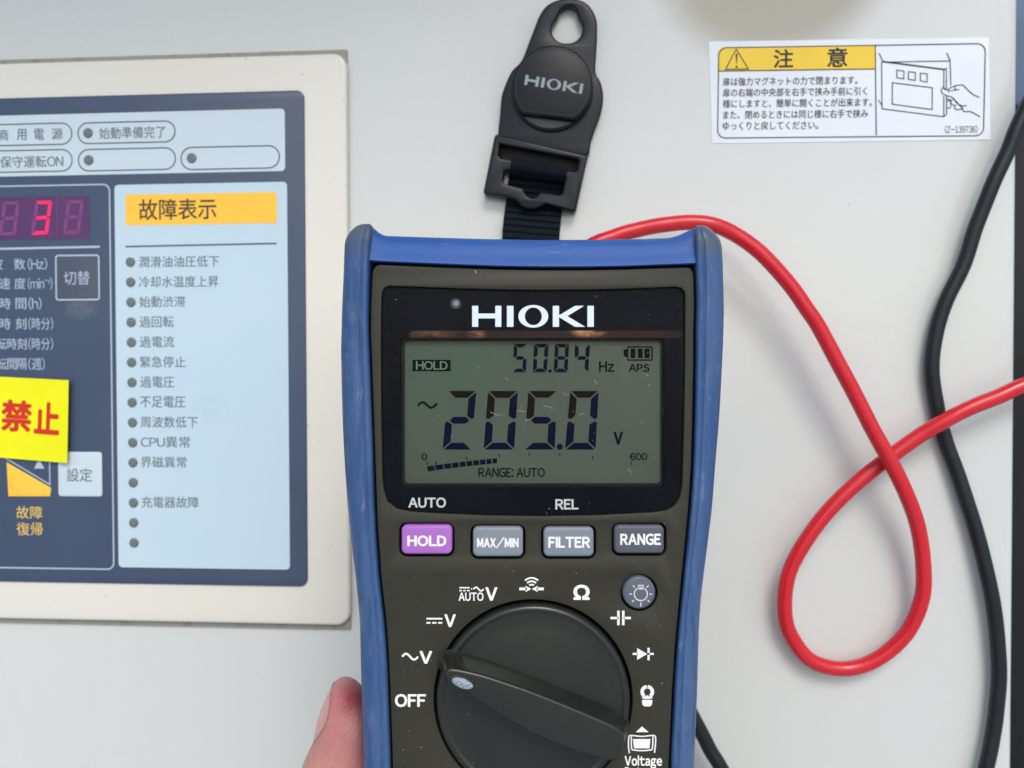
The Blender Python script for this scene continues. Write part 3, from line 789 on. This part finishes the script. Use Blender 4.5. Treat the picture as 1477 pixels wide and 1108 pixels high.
# display window: black mask with an opening, the glass screen below, a clear pane above
m = Mat('window mask black', lin(9, 13, 20), .3, .06); m.mix(m.noise(50, 4), lin(17, 21, 28), .5); MASK = m.done()
m = Mat('clear pane', (1, 1, 1), .04, .3)
nt_ = m.nt; fr_ = nt_.nodes.new('ShaderNodeFresnel'); fr_.inputs[0].default_value = 1.08
tr_ = nt_.nodes.new('ShaderNodeBsdfTransparent'); gl_ = nt_.nodes.new('ShaderNodeBsdfGlossy'); gl_.inputs['Roughness'].default_value = .06
mx_ = nt_.nodes.new('ShaderNodeMixShader'); ge_ = nt_.nodes.new('ShaderNodeNewGeometry'); su_ = nt_.nodes.new('ShaderNodeMath'); su_.operation = 'SUBTRACT'; su_.inputs[0].default_value = 1; nt_.links.new(ge_.outputs['Backfacing'], su_.inputs[1]); mu_ = nt_.nodes.new('ShaderNodeMath'); mu_.operation = 'MULTIPLY'; nt_.links.new(fr_.outputs[0], mu_.inputs[0]); nt_.links.new(su_.outputs[0], mu_.inputs[1])
nt_.links.new(mu_.outputs[0], mx_.inputs[0]); nt_.links.new(tr_.outputs[0], mx_.inputs[1]); nt_.links.new(gl_.outputs[0], mx_.inputs[2])
nt_.links.new(mx_.outputs[0], nt_.nodes['Material Output'].inputs[0]); PANE = m.m
wi = inset(MF.uv(win), .0002)
opening = pxr((578, 487, 958, 702), 0, .0006, -.0016)
wm = plate('window_mask', wi, -.0052, -.0012, MASK, mt, 0, [opening])
m = Mat('lcd glass', lin(74, 82, 70), .35, .2)
m.mix(m.noise(45, 4, lo=.35, hi=.7), lin(62, 73, 63), .7)
c_ = MF.to(640, 530); m.mix(m.blob(c_.x, c_.y, .014, .010, .7), lin(58, 82, 66), .6)
c_ = MF.to(768, 596, 0); 
m.mix(m.noise(1500, 2, lo=.72, hi=.75), lin(140, 150, 140), .3); LCDM = m.done()
lcd = plate('lcd_screen', pxr((570, 480, 966, 710), 0, .0004, -.003), -.0050, -.0030, LCDM, mt)
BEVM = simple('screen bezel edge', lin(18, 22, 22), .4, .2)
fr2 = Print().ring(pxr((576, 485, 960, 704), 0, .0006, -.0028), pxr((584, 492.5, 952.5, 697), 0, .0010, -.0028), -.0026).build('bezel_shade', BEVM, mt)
m = Mat('painted copper reflection', lin(22, 13, 13), .3, .2, .1)  # coppery window reflection and its glints, painted on a thin strip
m.mix(m.noise(45, 3, .5, (.6, 2.5, 1), .45, .7), lin(52, 29, 22), .7); c_ = MF.to(950, 480); m.mix(m.blob(c_.x, c_.y, .016, .02, .6), lin(36, 11, 12), .9)
for gx_ in (578, 1000):
    c_ = MF.to(gx_, 480); m.mix(m.blob(c_.x, c_.y, .0045, .01, .8), lin(10, 12, 16), 1)
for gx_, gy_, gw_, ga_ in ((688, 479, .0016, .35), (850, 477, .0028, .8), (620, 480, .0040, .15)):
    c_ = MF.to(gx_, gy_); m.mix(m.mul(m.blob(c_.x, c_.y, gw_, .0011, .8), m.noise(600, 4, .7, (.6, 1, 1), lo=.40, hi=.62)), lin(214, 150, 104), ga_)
COPPER_REFL = m.done()
plate('reflection_strip', pxr((590, 477, 984, 487.5), 0, .0009, -.0010), -.0013, -.0011, COPPER_REFL, mt)
hM = -.00115
LOGOW = ink('white logo print', lin(214, 226, 240)); KEYW = ink('white key lettering', lin(232, 232, 232)); GREYT = ink('light grey lettering', lin(196, 196, 194))
logo(MF, (681, 441.2, 856.5, 471.5), hM, LOGOW, mt)
text('AUTO', MF, (589, 717.6, 643.3, 732.6), hM, GREYT, mt, .030)
text('REL', MF, (801, 720, 834.3, 735), hM, GREYT, mt, .030)
SENS = simple('light sensor', lin(120, 122, 122), .3, .5); SENR = simple('sensor ring', lin(44, 48, 54), .3, .5)
sn = plate('sensor', circle(MF.to(657.5, 438, hM), 7.6 * S, 24), -.0013, hM, SENR, mt); plate('sensor_lens', circle(MF.to(657.8, 438, hM), 4 * S, 20), hM, hM + .0001, SENS, sn, .00005)
plate('window_pane', wi, -.00085, -.00045, PANE, mt)

# LCD print
LS = Mat('lcd segment', lin(10, 14, 36), .6, .05).done(); LT = Mat('lcd legend', lin(12, 17, 19), .6, .05).done(); LD = Mat('lcd segment brownish', lin(22, 18, 17), .6, .05).done()
hL = -.00295 + .00004
big = [('2', 646, 687, 680, 638.5), ('0', 704, 747, 741.5, 697.5), ('5', 762, 804, 800, 756), ('0', 822.5, 863.5, 859, 815)]
for d, tl, tr, br_, bl_ in big: digit(MF, ((tl, 564), (tr, 564), (br_, 648.5), (bl_, 648.5)), SEG[d], .25, .115, hL, (LS, LD), None, lcd)
sm = [('5', 741.5, 760.5, 758.5, 739), ('0', 770.5, 791.5, 788.5, 768.5), ('8', 800.5, 821, 818.5, 798.5), ('4', 829.5, 851, 848.5, 828)]
for d, tl, tr, br_, bl_ in sm: digit(MF, ((tl, 496), (tr, 496), (br_, 537), (bl_, 537)), SEG[d], .27, .13, hL, (LS, LT), None, lcd)
for c, r in (((807.5, 644.5), 4.4), ((793.5, 535.2), 2.6)): sheet('decimal_point', circle(MF.to(*c, hL), r * S, 16), hL, LS, lcd)
hb0 = MF.rect(595, 519, 650, 535.5, hL)
sheet('hold_block', rrect(*hb0, .00005, 1), hL, LT, lcd)
LCDTX = ink('lcd knocked out lettering', lin(96, 112, 98))
text('HOLD', MF, (600, 521, 645.5, 533.6), hL + .00003, LCDTX, lcd, .016)
text('Hz', MF, (864, 521, 886, 536.5), hL, LT, lcd, .024)
text('APS', MF, (907, 525, 937, 536.5), hL, LT, lcd, .024)
text('V', MF, (885, 622.5, 898.5, 641.5), hL, LS, lcd, .05)
text('0', MF, (608, 653.5, 616, 664), hL, LT, lcd, .020); text('600', MF, (908.5, 653.5, 933.5, 664), hL, LT, lcd, .020)
text('RANGE: AUTO', MF, (690, 674.8, 786, 688.5), hL, LT, lcd, .020)
p = Print()
p.line(smooth_path([MF.to(x, y, hL) for x, y in ((602.5, 586), (606, 582), (611, 580.5), (616, 584.5), (621, 588), (626, 586.5), (630.5, 581.5))], 5), 3.4 * S, hL)
bx = MF.rect(905.5, 500.5, 940.5, 519.5, hL); p.line(rrect(*bx, .00025, 3), 2 * S, hL, True)
for a, b, t_, d in ((899.5, 905, 504, 515), (909.5, 916.5, 503, 516.5), (920, 927, 503, 516.5), (929.5, 937, 503, 516.5)):
    p.poly(MF.uv([(a, t_), (b, t_), (b, d), (a, d)], hL), hL)
p.build('battery_legend', LT, lcd)
bxs = [614.5, 626, 639, 650.5, 661.5, 671.5, 681.5, 691.2, 700.8, 709.4, 717.6]
byc = lambda x: 677 - 12.6 * ((x - 614) / 103) ** .8
for i in range(10):
    a, b = bxs[i] + .8, bxs[i + 1] - .8; ya, yb_ = byc(a), byc(b); sk_ = 2.5 * (1 - i / 10)
    sheet('bar_segment', MF.uv([(a, ya - 3.4), (b, yb_ - 3.4), (b + sk_, yb_ + 3.6), (a + sk_, ya + 3.6)], hL), hL, LS if i % 3 else LT, lcd)
p = Print()
for x, y in ((616.5, 668.5), (628.5, 667.5), (673, 661), (720, 657), (763.6, 655.5), (807.5, 657), (855, 660.5), (910.5, 668)): p.line([MF.to(x - .6, y - 2.4, hL), MF.to(x + .6, y + 2.4, hL)], 1.5 * S, hL)
p.build('bar_ticks', LT, lcd)

# keys
KM = {'hold_key': Mat('violet key', lin(168, 104, 188), .4, .4), 'max_min_key': Mat('pale grey key', lin(126, 134, 144), .42, .4), 'filter_key': Mat('pale grey key', lin(124, 132, 142), .42, .4), 'range_key': Mat('slate key', lin(82, 86, 96), .42, .4)}
for s, b, tb, nm in KEYS:
    mm_ = KM[nm]; mm_.bump(mm_.noise(2200, 2), .06, .00006).mix(mm_.noise(90, 4), tuple(c * .88 for c in mm_.col.outputs[0].default_value[:3]), .4)
    k = plate(nm, pxr(b, 0, .0012, .0012), -.0050, .0013, mm_.done(), mt, .0006, steps=4)
    text(s, MF, tb, .00135, KEYW, k, .056 if '/' in s else .044)
LK = Mat('slate lamp key', lin(84, 90, 104), .42, .4); LK.mix(LK.noise(120, 4), lin(94, 98, 108), .5)
lk = plate('lamp_key', circle(MF.to(922, 855, .0012), 23.6 * S, 40), -.005, .0012, LK.done(), mt, .0006, steps=4)
p = Print(); hk = .00125
BULB = ink('lamp symbol print', lin(198, 206, 214))
p.line(circle(MF.to(924.3, 857, hk), 9.4 * S, 28), 1.7 * S, hk, True)
bx = MF.rect(920.8, 844.4, 928, 849.6, hk); p.line(rrect(*bx, .0001, 2), 1.6 * S, hk, True)
for a, r0, r1 in ((0, 12.5, 16.5), (180, 12.5, 16.5), (48, 12.5, 17), (132, 12.5, 17), (-42, 13, 17), (-138, 13, 17), (-90, 12, 18)):
    ca, sa = math.cos(R(a)), -math.sin(R(a)); p.line([MF.to(924.3 + r0 * ca, 857 + r0 * sa, hk), MF.to(924.3 + r1 * ca, 857 + r1 * sa, hk)], 1.6 * S, hk)
p.build('lamp_symbol', BULB, lk)

# rotary dial
V, F = [], []; N_ = 128
prof = [(1, -.005), (1, .0002), (.997, .0009), (.985, .0014), (.965, .0017), (.945, .0018), (.93, .0017), (.915, .0015), (.90, .00145), (.75, .0018), (.6, .0021), (.45, .0023), (.3, .00245), (.12, .0025)]
for r, h in prof:
    for k in range(N_):
        a = 2 * math.pi * k / N_; V.append((DC.x + 139.3 * S * r * math.cos(a), DC.y + 139.3 * S * r * math.sin(a), h))
for i in range(len(prof) - 1):
    for k in range(N_):
        j = (k + 1) % N_; F.append((i * N_ + k, i * N_ + j, (i + 1) * N_ + j, (i + 1) * N_ + k))
F.append(tuple((len(prof) - 1) * N_ + k for k in range(N_)))
dial = auto_smooth(mesh('dial', V, F, DIALM, mt), 40)
HB = .0088
btop = [(640.5, 974), (643.5, 966), (652, 964), (669, 966.5), (698, 973.5), (729, 983.5), (761, 994.5), (793, 1007), (825, 1020), (857, 1033.5), (878, 1042.5), (892, 1050), (899.5, 1058), (901.5, 1068), (899.5, 1081), (895, 1091), (887, 1096.5), (878, 1097.5), (857, 1092.5), (835, 1086), (803, 1074), (771, 1060), (738, 1042), (707, 1022), (684, 1007), (665, 993.5), (650, 983)]
to = smooth_loop(MF.uv(btop, HB), 4)
if area(to) < 0: to.reverse()
V, F = [], []; n = len(to)
PR = [(-.0019, .00125), (-.0013, .0018), (-.0009, .0028), (-.0006, .0042), (-.0003, .0060), (0, HB - .0011)] + [(.0007 * (1 - math.cos(R(a))), HB - .0009 + .0009 * math.sin(R(a))) for a in range(15, 91, 15)]
for off, h in PR: V += [(q.x, q.y, h) for q in inset(to, off)]
for i in range(len(PR) - 1):
    for k in range(n):
        j = (k + 1) % n; F.append((i * n + k, i * n + j, (i + 1) * n + j, (i + 1) * n + k))
b_ = (len(PR) - 1) * n
for t in tessellate_polygon([[Vector((v[0], v[1], 0)) for v in V[b_:]]]):
    a, b, c = (Vector(V[b_ + k]) for k in t)
    t = tuple(b_ + k for k in t); F.append(t if (b - a).cross(c - a).z > 0 else t[::-1])
auto_smooth(mesh('pointer', V, F, DIALM, dial), 40)
m = Mat('silver pointer inlay', lin(150, 162, 172), .3, .5, .6); m.bump(m.noise(1800, 3), .6, .0002); SILV = m.done()
DK = simple('inlay recess', lin(30, 32, 30), .4, .4)
plate('pointer_recess', circle(MF.to(665.5, 985.5, HB + .0002), 20.5 * S, 32, 9.2 * S, R(-20)), HB - .0002, HB + .00018, DK, dial, .0001)
plate('pointer_inlay', circle(MF.to(667, 985.8, HB + .0003), 15.5 * S, 32, 7.0 * S, R(-20)), HB, HB + .00045, SILV, dial, .00025)

# printed symbols round the dial
hF = .00006
WI = ink('white face print', lin(236, 236, 234))
def M2(pts): return [MF.to(x, y, hF) for x, y in pts]
text('OFF', MF, (569.5, 1001, 614.5, 1020), hF, WI, mt, .036)
text('V', MF, (605, 939, 623.5, 957.5), hF, WI, mt, .036); text('V', MF, (641, 886, 657.5, 904.5), hF, WI, mt, .036); text('V', MF, (700, 847, 717.5, 866.5), hF, WI, mt, .036)
text('AUTO', MF, (661.5, 854.5, 697.5, 867), hF, WI, mt, .030)
text('Ω', MF, (827, 843.5, 850.5, 865.5), hF, WI, mt, .036)
text('Voltage', MF, (901, 1089.5, 955, 1109), hF, WI, mt, .036); text('Detect', MF, (901, 1106.5, 948, 1120.5), hF, WI, mt, .036)
def wave(x0, x1, ym, a, w_):
    pts = [(x0 + (x1 - x0) * k / 16, ym - a * math.sin(2 * math.pi * k / 16)) for k in range(17)]
    return Print().line(M2(pts), w_ * S, hF)
wave(580, 603, 947.3, 4.2, 3.0).build('ac_symbol', WI, mt)
wave(683, 697.5, 849.8, 2.6, 2.2).poly(circle(MF.to(680.3, 849.5, hF), 1.2 * S, 8), hF).build('ac_symbol', WI, mt)
def dc(x0, x1, y, w_, g):
    p = Print().line(M2([(x0, y), (x1, y)]), w_ * S, hF); L_ = (x1 - x0)
    for k in range(3): p.line(M2([(x0 + L_ * (k * .37), y + g), (x0 + L_ * (k * .37 + .26), y + g)]), w_ * S, hF)
    p.build('dc_symbol', WI, mt)
dc(615, 638, 892.5, 2.4, 6); dc(662.5, 677.5, 847.8, 1.9, 4.2)
p = Print()
for r in (5.2, 10, 14.8): p.line(M2([(766.8 + r * .95 * math.cos(R(a)), 848.5 - r * math.sin(R(a))) for a in range(48, 133, 7)]), 2.4 * S, hF)
p.line(M2([(749, 849.5), (760, 849.5)]), 4 * S, hF).line(M2([(774, 849.5), (784.5, 849.5)]), 4 * S, hF)
p.poly(M2([(758, 845), (766.3, 849.6), (758, 854)]), hF).poly(M2([(775.5, 845), (767.3, 849.6), (775.5, 854)]), hF)
p.build('continuity_symbol', WI, mt)
Print().line(M2([(880.5, 891.5), (892, 891.5)]), 3.4 * S, hF).line(M2([(899.5, 891.5), (910, 891.5)]), 3.4 * S, hF).line(M2([(892, 881), (892, 902)]), 3.6 * S, hF).line(M2([(899, 881), (899, 902)]), 3.6 * S, hF).build('capacitor_symbol', WI, mt)
Print().line(M2([(912.5, 943.3), (920, 943.3)]), 3 * S, hF).line(M2([(934, 943.3), (943, 943.3)]), 3 * S, hF).line(M2([(935.5, 934.5), (935.5, 952.5)]), 3.2 * S, hF).poly(M2([(919, 935), (933.5, 943.4), (919, 952)]), hF).build('diode_symbol', WI, mt)
p = Print()
p.line(M2([(933.6 + 7.4 * math.cos(R(a)), 998 - 7.4 * math.sin(R(a))) for a in range(95, 236, 10)]), 5 * S, hF)
p.line(M2([(933.6 + 7.4 * math.cos(R(a)), 998 - 7.4 * math.sin(R(a))) for a in range(85, -56, -10)]), 5 * S, hF)
p.poly(M2([(925, 1006.4), (933.5, 1003), (942, 1006.4), (938, 1008.3), (929, 1008.3)]), hF).poly(M2([(926, 1009.6), (941, 1009.6), (940.5, 1016.5), (937.5, 1019), (929.5, 1019), (926.5, 1016.5)]), hF)
p.build('clamp_symbol', WI, mt)
p = Print().poly(M2([(917, 1056.2), (926, 1047.8), (935.6, 1056.2)]), hF)
p.poly(M2([(913, 1066), (938, 1066), (937, 1079.5), (914.5, 1079.5)]), hF)
p.line(smooth_path(M2([(907.8, 1086.5), (906.5, 1076), (907, 1063.5), (909.5, 1061), (917, 1061.5), (926, 1062.3), (935, 1061.5), (943, 1061), (945.6, 1064), (945.2, 1076), (944, 1086)]), 4), 1.9 * S, hF)
p.line(smooth_path(M2([(910.6, 1061.5), (911, 1079), (914, 1081.8), (926, 1082.8), (938, 1081.8), (941, 1079), (941.8, 1061.5)]), 4), 1.9 * S, hF)
p.build('voltage_detect_symbol', WI, mt)

# dust and small scuffs lying on the front
p = Print(); rnd = random.Random(4)
for k in range(170):
    x, y = rnd.uniform(552, 986), rnd.uniform(400, 1100)
    if 415 < y < 742: h = -.0004
    elif y < 758 or (y > 806 and (x - 769) ** 2 + (y - 1008) ** 2 > 150 ** 2 and 575 < x < 960 and (x - 922) ** 2 + (y - 855) ** 2 > 900): h = .00010
    else: continue
    c = MF.to(x, y, h); L_ = rnd.choice((.4, .5, .6, .8, 1.0, 1.6)) * S; a = rnd.uniform(0, 3.14); w_ = .35 * S + rnd.random() * .3 * S
    d_, e_ = Vector((math.cos(a), math.sin(a))) * L_, Vector((-math.sin(a), math.cos(a))) * w_
    c = c.to_2d(); p.poly([c - d_, c - e_, c + d_, c + e_], h)
DUST = simple('dust', lin(150, 152, 150), .9, .1)
tag(p.build('dust', DUST, mt), kind='stuff')
SCF = Print().line(M2([(684.5, 389.5), (687, 392), (685.5, 395)]), 1.0 * S, -.0006)
for pts in (((707, 594), (715, 598), (723, 599)), ((746, 592), (757, 594)), ((783, 585), (793, 587), (797, 590)), ((835, 599), (843, 596)), ((757, 607), (764, 605)), ((857, 548), (861, 554)), ((728, 545), (733, 548)), ((812, 567), (818, 571)), ((905, 676), (911, 681)), ((690, 528), (690.5, 531))):
    SCF.line([MF.to(x, y, -.0004) for x, y in pts], .55 * S, -.0004)
SCF.build('scratch', DUST, mt)

# ------------------------------------------------------------------ hand holding the meter
def wpt(px_, py_, d): return Vector(((px_ - CX) / FPX * d, d, 1.30 - (py_ - CY) / FPX * d))
def loft(rings):
    V, F = [], []; n = len(rings[0])
    for r in rings: V += r
    for i in range(len(rings) - 1):
        for k in range(n):
            j = (k + 1) % n; F.append((i * n + k, i * n + j, (i + 1) * n + j, (i + 1) * n + k))
    F.append(tuple(range(n))[::-1]); F.append(tuple((len(rings) - 1) * n + k for k in range(n)))
    return V, F
def ell(c, ax, ay, n=28, sq=2.2):
    o = []
    for k in range(n):
        a = 2 * math.pi * k / n; ca, sa = math.cos(a), math.sin(a)
        o.append(c + ax * math.copysign(abs(ca) ** (2 / sq), ca) + ay * math.copysign(abs(sa) ** (2 / sq), sa))
    return o
HV, HFc = [], []
def addm(V, F):
    b = len(HV); HV.extend(V); HFc.extend([tuple(i + b for i in f) for f in F])
TD = .219
th = [(980, 487.5, 498, .30), (982, 484, 504, .45), (986, 480.5, 510, .62), (991, 477.5, 516, .75), (998, 474, 522, .86), (1009, 469.2, 529, .95), (1025, 463, 534, 1), (1041, 458, 537, 1), (1055, 455.5, 537.5, 1), (1066, 453.5, 537.5, 1.02), (1078, 447.5, 538, 1.04), (1092, 441, 538, 1.08), (1108, 434.5, 538, 1.1), (1130, 427, 538, 1.1), (1170, 416, 536, 1.1), (1230, 403, 540, 1.15), (1300, 398, 560, 1.2), (1380, 410, 600, 1.2)]
k_ = TD / FPX; rings = []
for y, l, r, s in th:
    d = TD + max(0, y - 1130) / 250 * .030
    c = wpt((l + r) / 2, y, d); rings.append(ell(c, Vector(((r - l) / 2 * d / FPX, 0, 0)), Vector((0, .0086 * s, 0))))
addm(*loft(rings))
PD = .263
pal = [(1170, 640, 880, .006), (1200, 600, 930, .009), (1260, 540, 950, .012), (1340, 480, 955, .014), (1430, 455, 950, .016), (1530, 470, 930, .018), (1640, 520, 900, .020), (1760, 555, 860, .021), (1900, 560, 850, .023), (2200, 540, 860, .028)]
rings = []
for y, l, r, s in pal:
    d = PD + max(0, y - 1500) / 700 * .02
    rings.append(ell(wpt((l + r) / 2, y, d), Vector(((r - l) / 2 * d / FPX, 0, 0)), Vector((0, s, 0)), 28, 2.6))
addm(*loft(rings))
for i, (y, L_, rr_) in enumerate(((1222, 1.0, .0078), (1306, 1.03, .0082), (1388, 1.0, .0078), (1466, .93, .0068))):
    pts = [wpt(860, y + 10, .264), wpt(960, y - 8, .263), wpt(1035, y - 16, .256), wpt(1075, y - 20, .236), wpt(1078, y - 22, .214), wpt(1062, y - 22, .197 + (1 - L_) * .05)]
    p = smooth_path(pts, 6); rings = []
    up = Vector((0, 0, 1))
    for j, c in enumerate(p):
        t = (p[min(j + 1, len(p) - 1)] - p[max(j - 1, 0)]).normalized(); x = t.cross(up).normalized(); z = x.cross(t)
        e = j / (len(p) - 1); rad = rr_ * (1.08 - .25 * e + .05 * math.cos(e * 19)) * (1 if e < .93 else (.93 if e < .97 else .6))
        rings.append(ell(c, x * rad, z * rad, 20, 2))
    addm(*loft(rings))
tmp = mesh('hand_cage', HV, HFc, None)
md = tmp.modifiers.new('r', 'REMESH'); md.mode = 'VOXEL'; md.voxel_size = .0008
md = tmp.modifiers.new('s', 'SMOOTH'); md.factor = .5; md.iterations = 8
dg = bpy.context.evaluated_depsgraph_get()
hm = bpy.data.meshes.new_from_object(tmp.evaluated_get(dg)); bpy.data.objects.remove(tmp)
hc = wpt(560, 1300, .25)
hm.transform(Matrix.Translation(-hc))
m = Mat('skin', lin(188, 134, 122), .40, .5, 0, .12)
m.mix(m.noise(70, 4, lo=.4, hi=.65), lin(198, 148, 130), .7)
c_ = wpt(517, 1012, .211) - hc
def blob3(mm, c, r, soft=.5):
    mp = mm.coords((1 / r[0], 1 / r[1], 1 / r[2]), (-c.x / r[0], -c.y / r[1], -c.z / r[2])); ln = mm.N('ShaderNodeVectorMath'); ln.operation = 'LENGTH'; mm.L(mp, ln.inputs[0])
    mr = mm.N('ShaderNodeMapRange'); mr.interpolation_type = 'SMOOTHSTEP'; mr.inputs[1].default_value = 1 + soft; mr.inputs[2].default_value = 1 - soft
    mm.L(ln.outputs['Value'], mr.inputs[0]); return mr.outputs[0]
m.mix(blob3(m, wpt(505, 1060, .211) - hc, (.010, .012, .012), .6), lin(188, 114, 116), .7)
m.mix(blob3(m, c_, (.0050, .008, .0045), .7), lin(150, 56, 70), .9)
m.mix(blob3(m, wpt(514, 1045, .211) - hc, (.0030, .006, .0032), .6), lin(212, 164, 150), .35)
wv = m.N('ShaderNodeTexWave'); wv.inputs['Scale'].default_value = 480; wv.inputs['Distortion'].default_value = 7; wv.inputs['Detail'].default_value = 2; wv.inputs['Detail Scale'].default_value = .6
m.L(m.coords((1, 0, 1), rot=(0, R(-40), 0)), wv.inputs[0]); m.bump(wv.outputs['Fac'], .5, .00020).bump(m.noise(700, 5, .7), .35, .00030)
m.mix(m.noise(500, 5, .7, lo=.5, hi=.7), lin(176, 108, 108), .35)
SKIN = m.done()
hm.materials.clear(); hm.materials.append(SKIN); hm.polygons.foreach_set('use_smooth', [True] * len(hm.polygons))
for p_ in hm.polygons: p_.material_index = 0
hand = bpy.data.objects.new('hand', hm); COL.objects.link(hand); hand.location = hc
tag(hand, 'bare hand gripping the meter, its thumb pressed on the left holster side', 'hand')
# thumb nail: a curved plate wrapped over the thumb's far left side
nm_ = Mat('nail', lin(200, 146, 138), .2, .5, 0, .15); nm_.mix(nm_.noise(300, 3, .5, (1, 1, .2)), lin(212, 162, 154), .5); NAIL = nm_.done()
def thumb_at(y):
    for a, b in zip(th, th[1:]):
        if y <= b[0]:
            t = (y - a[0]) / (b[0] - a[0]); return [a[i] + (b[i] - a[i]) * t for i in range(4)]
V, F = [], []; ny, na = 26, 16
NB = [(986, 480.2), (989, 482.2), (995, 483.6), (1004, 484.2), (1012, 483.6), (1022, 481), (1032, 477), (1041, 471.5), (1052, 464), (1060, 458.8), (1066, 454.6)]
for side in (0, 1):
    for i in range(ny + 1):
        t = i / ny; y = 986 + 80 * t
        _, l, r, s = thumb_at(y); c = wpt((l + r) / 2, y, TD); ax, ay = (r - l) / 2 * k_, .0086 * s
        cb = min(1, max(0, ((l + r) / 2 - interp(NB, y)) / ((r - l) / 2))); a0 = math.acos(min(1, cb ** 1.1))
        a1 = math.radians(62) * math.sin(math.pi * min(1, .15 + t * 2) / 2) * math.sqrt(max(.01, 1 - max(0, (t - .7) / .31) ** 2))
        for k in range(na + 1):
            a = math.pi - a1 + (a1 + a0) * k / na; ca, sa = math.cos(a), math.sin(a)
            e = Vector((ax * math.copysign(abs(ca) ** .91, ca), ay * math.copysign(abs(sa) ** .91, sa), 0)); e = e + e.normalized() * (.00008 - .0005 * side)
            V.append(c + e - hc)
n2 = (ny + 1) * (na + 1)
for i in range(ny):
    for k in range(na):
        a = i * (na + 1) + k; F.append((a, a + 1, a + na + 2, a + na + 1)); F.append((n2 + a, n2 + a + na + 1, n2 + a + na + 2, n2 + a + 1))
for i in range(ny):
    for k in (0, na):
        a = i * (na + 1) + k; b = a + na + 1; F.append((a, b, n2 + b, n2 + a))
mesh('thumb_nail', V, F, NAIL, hand, True)
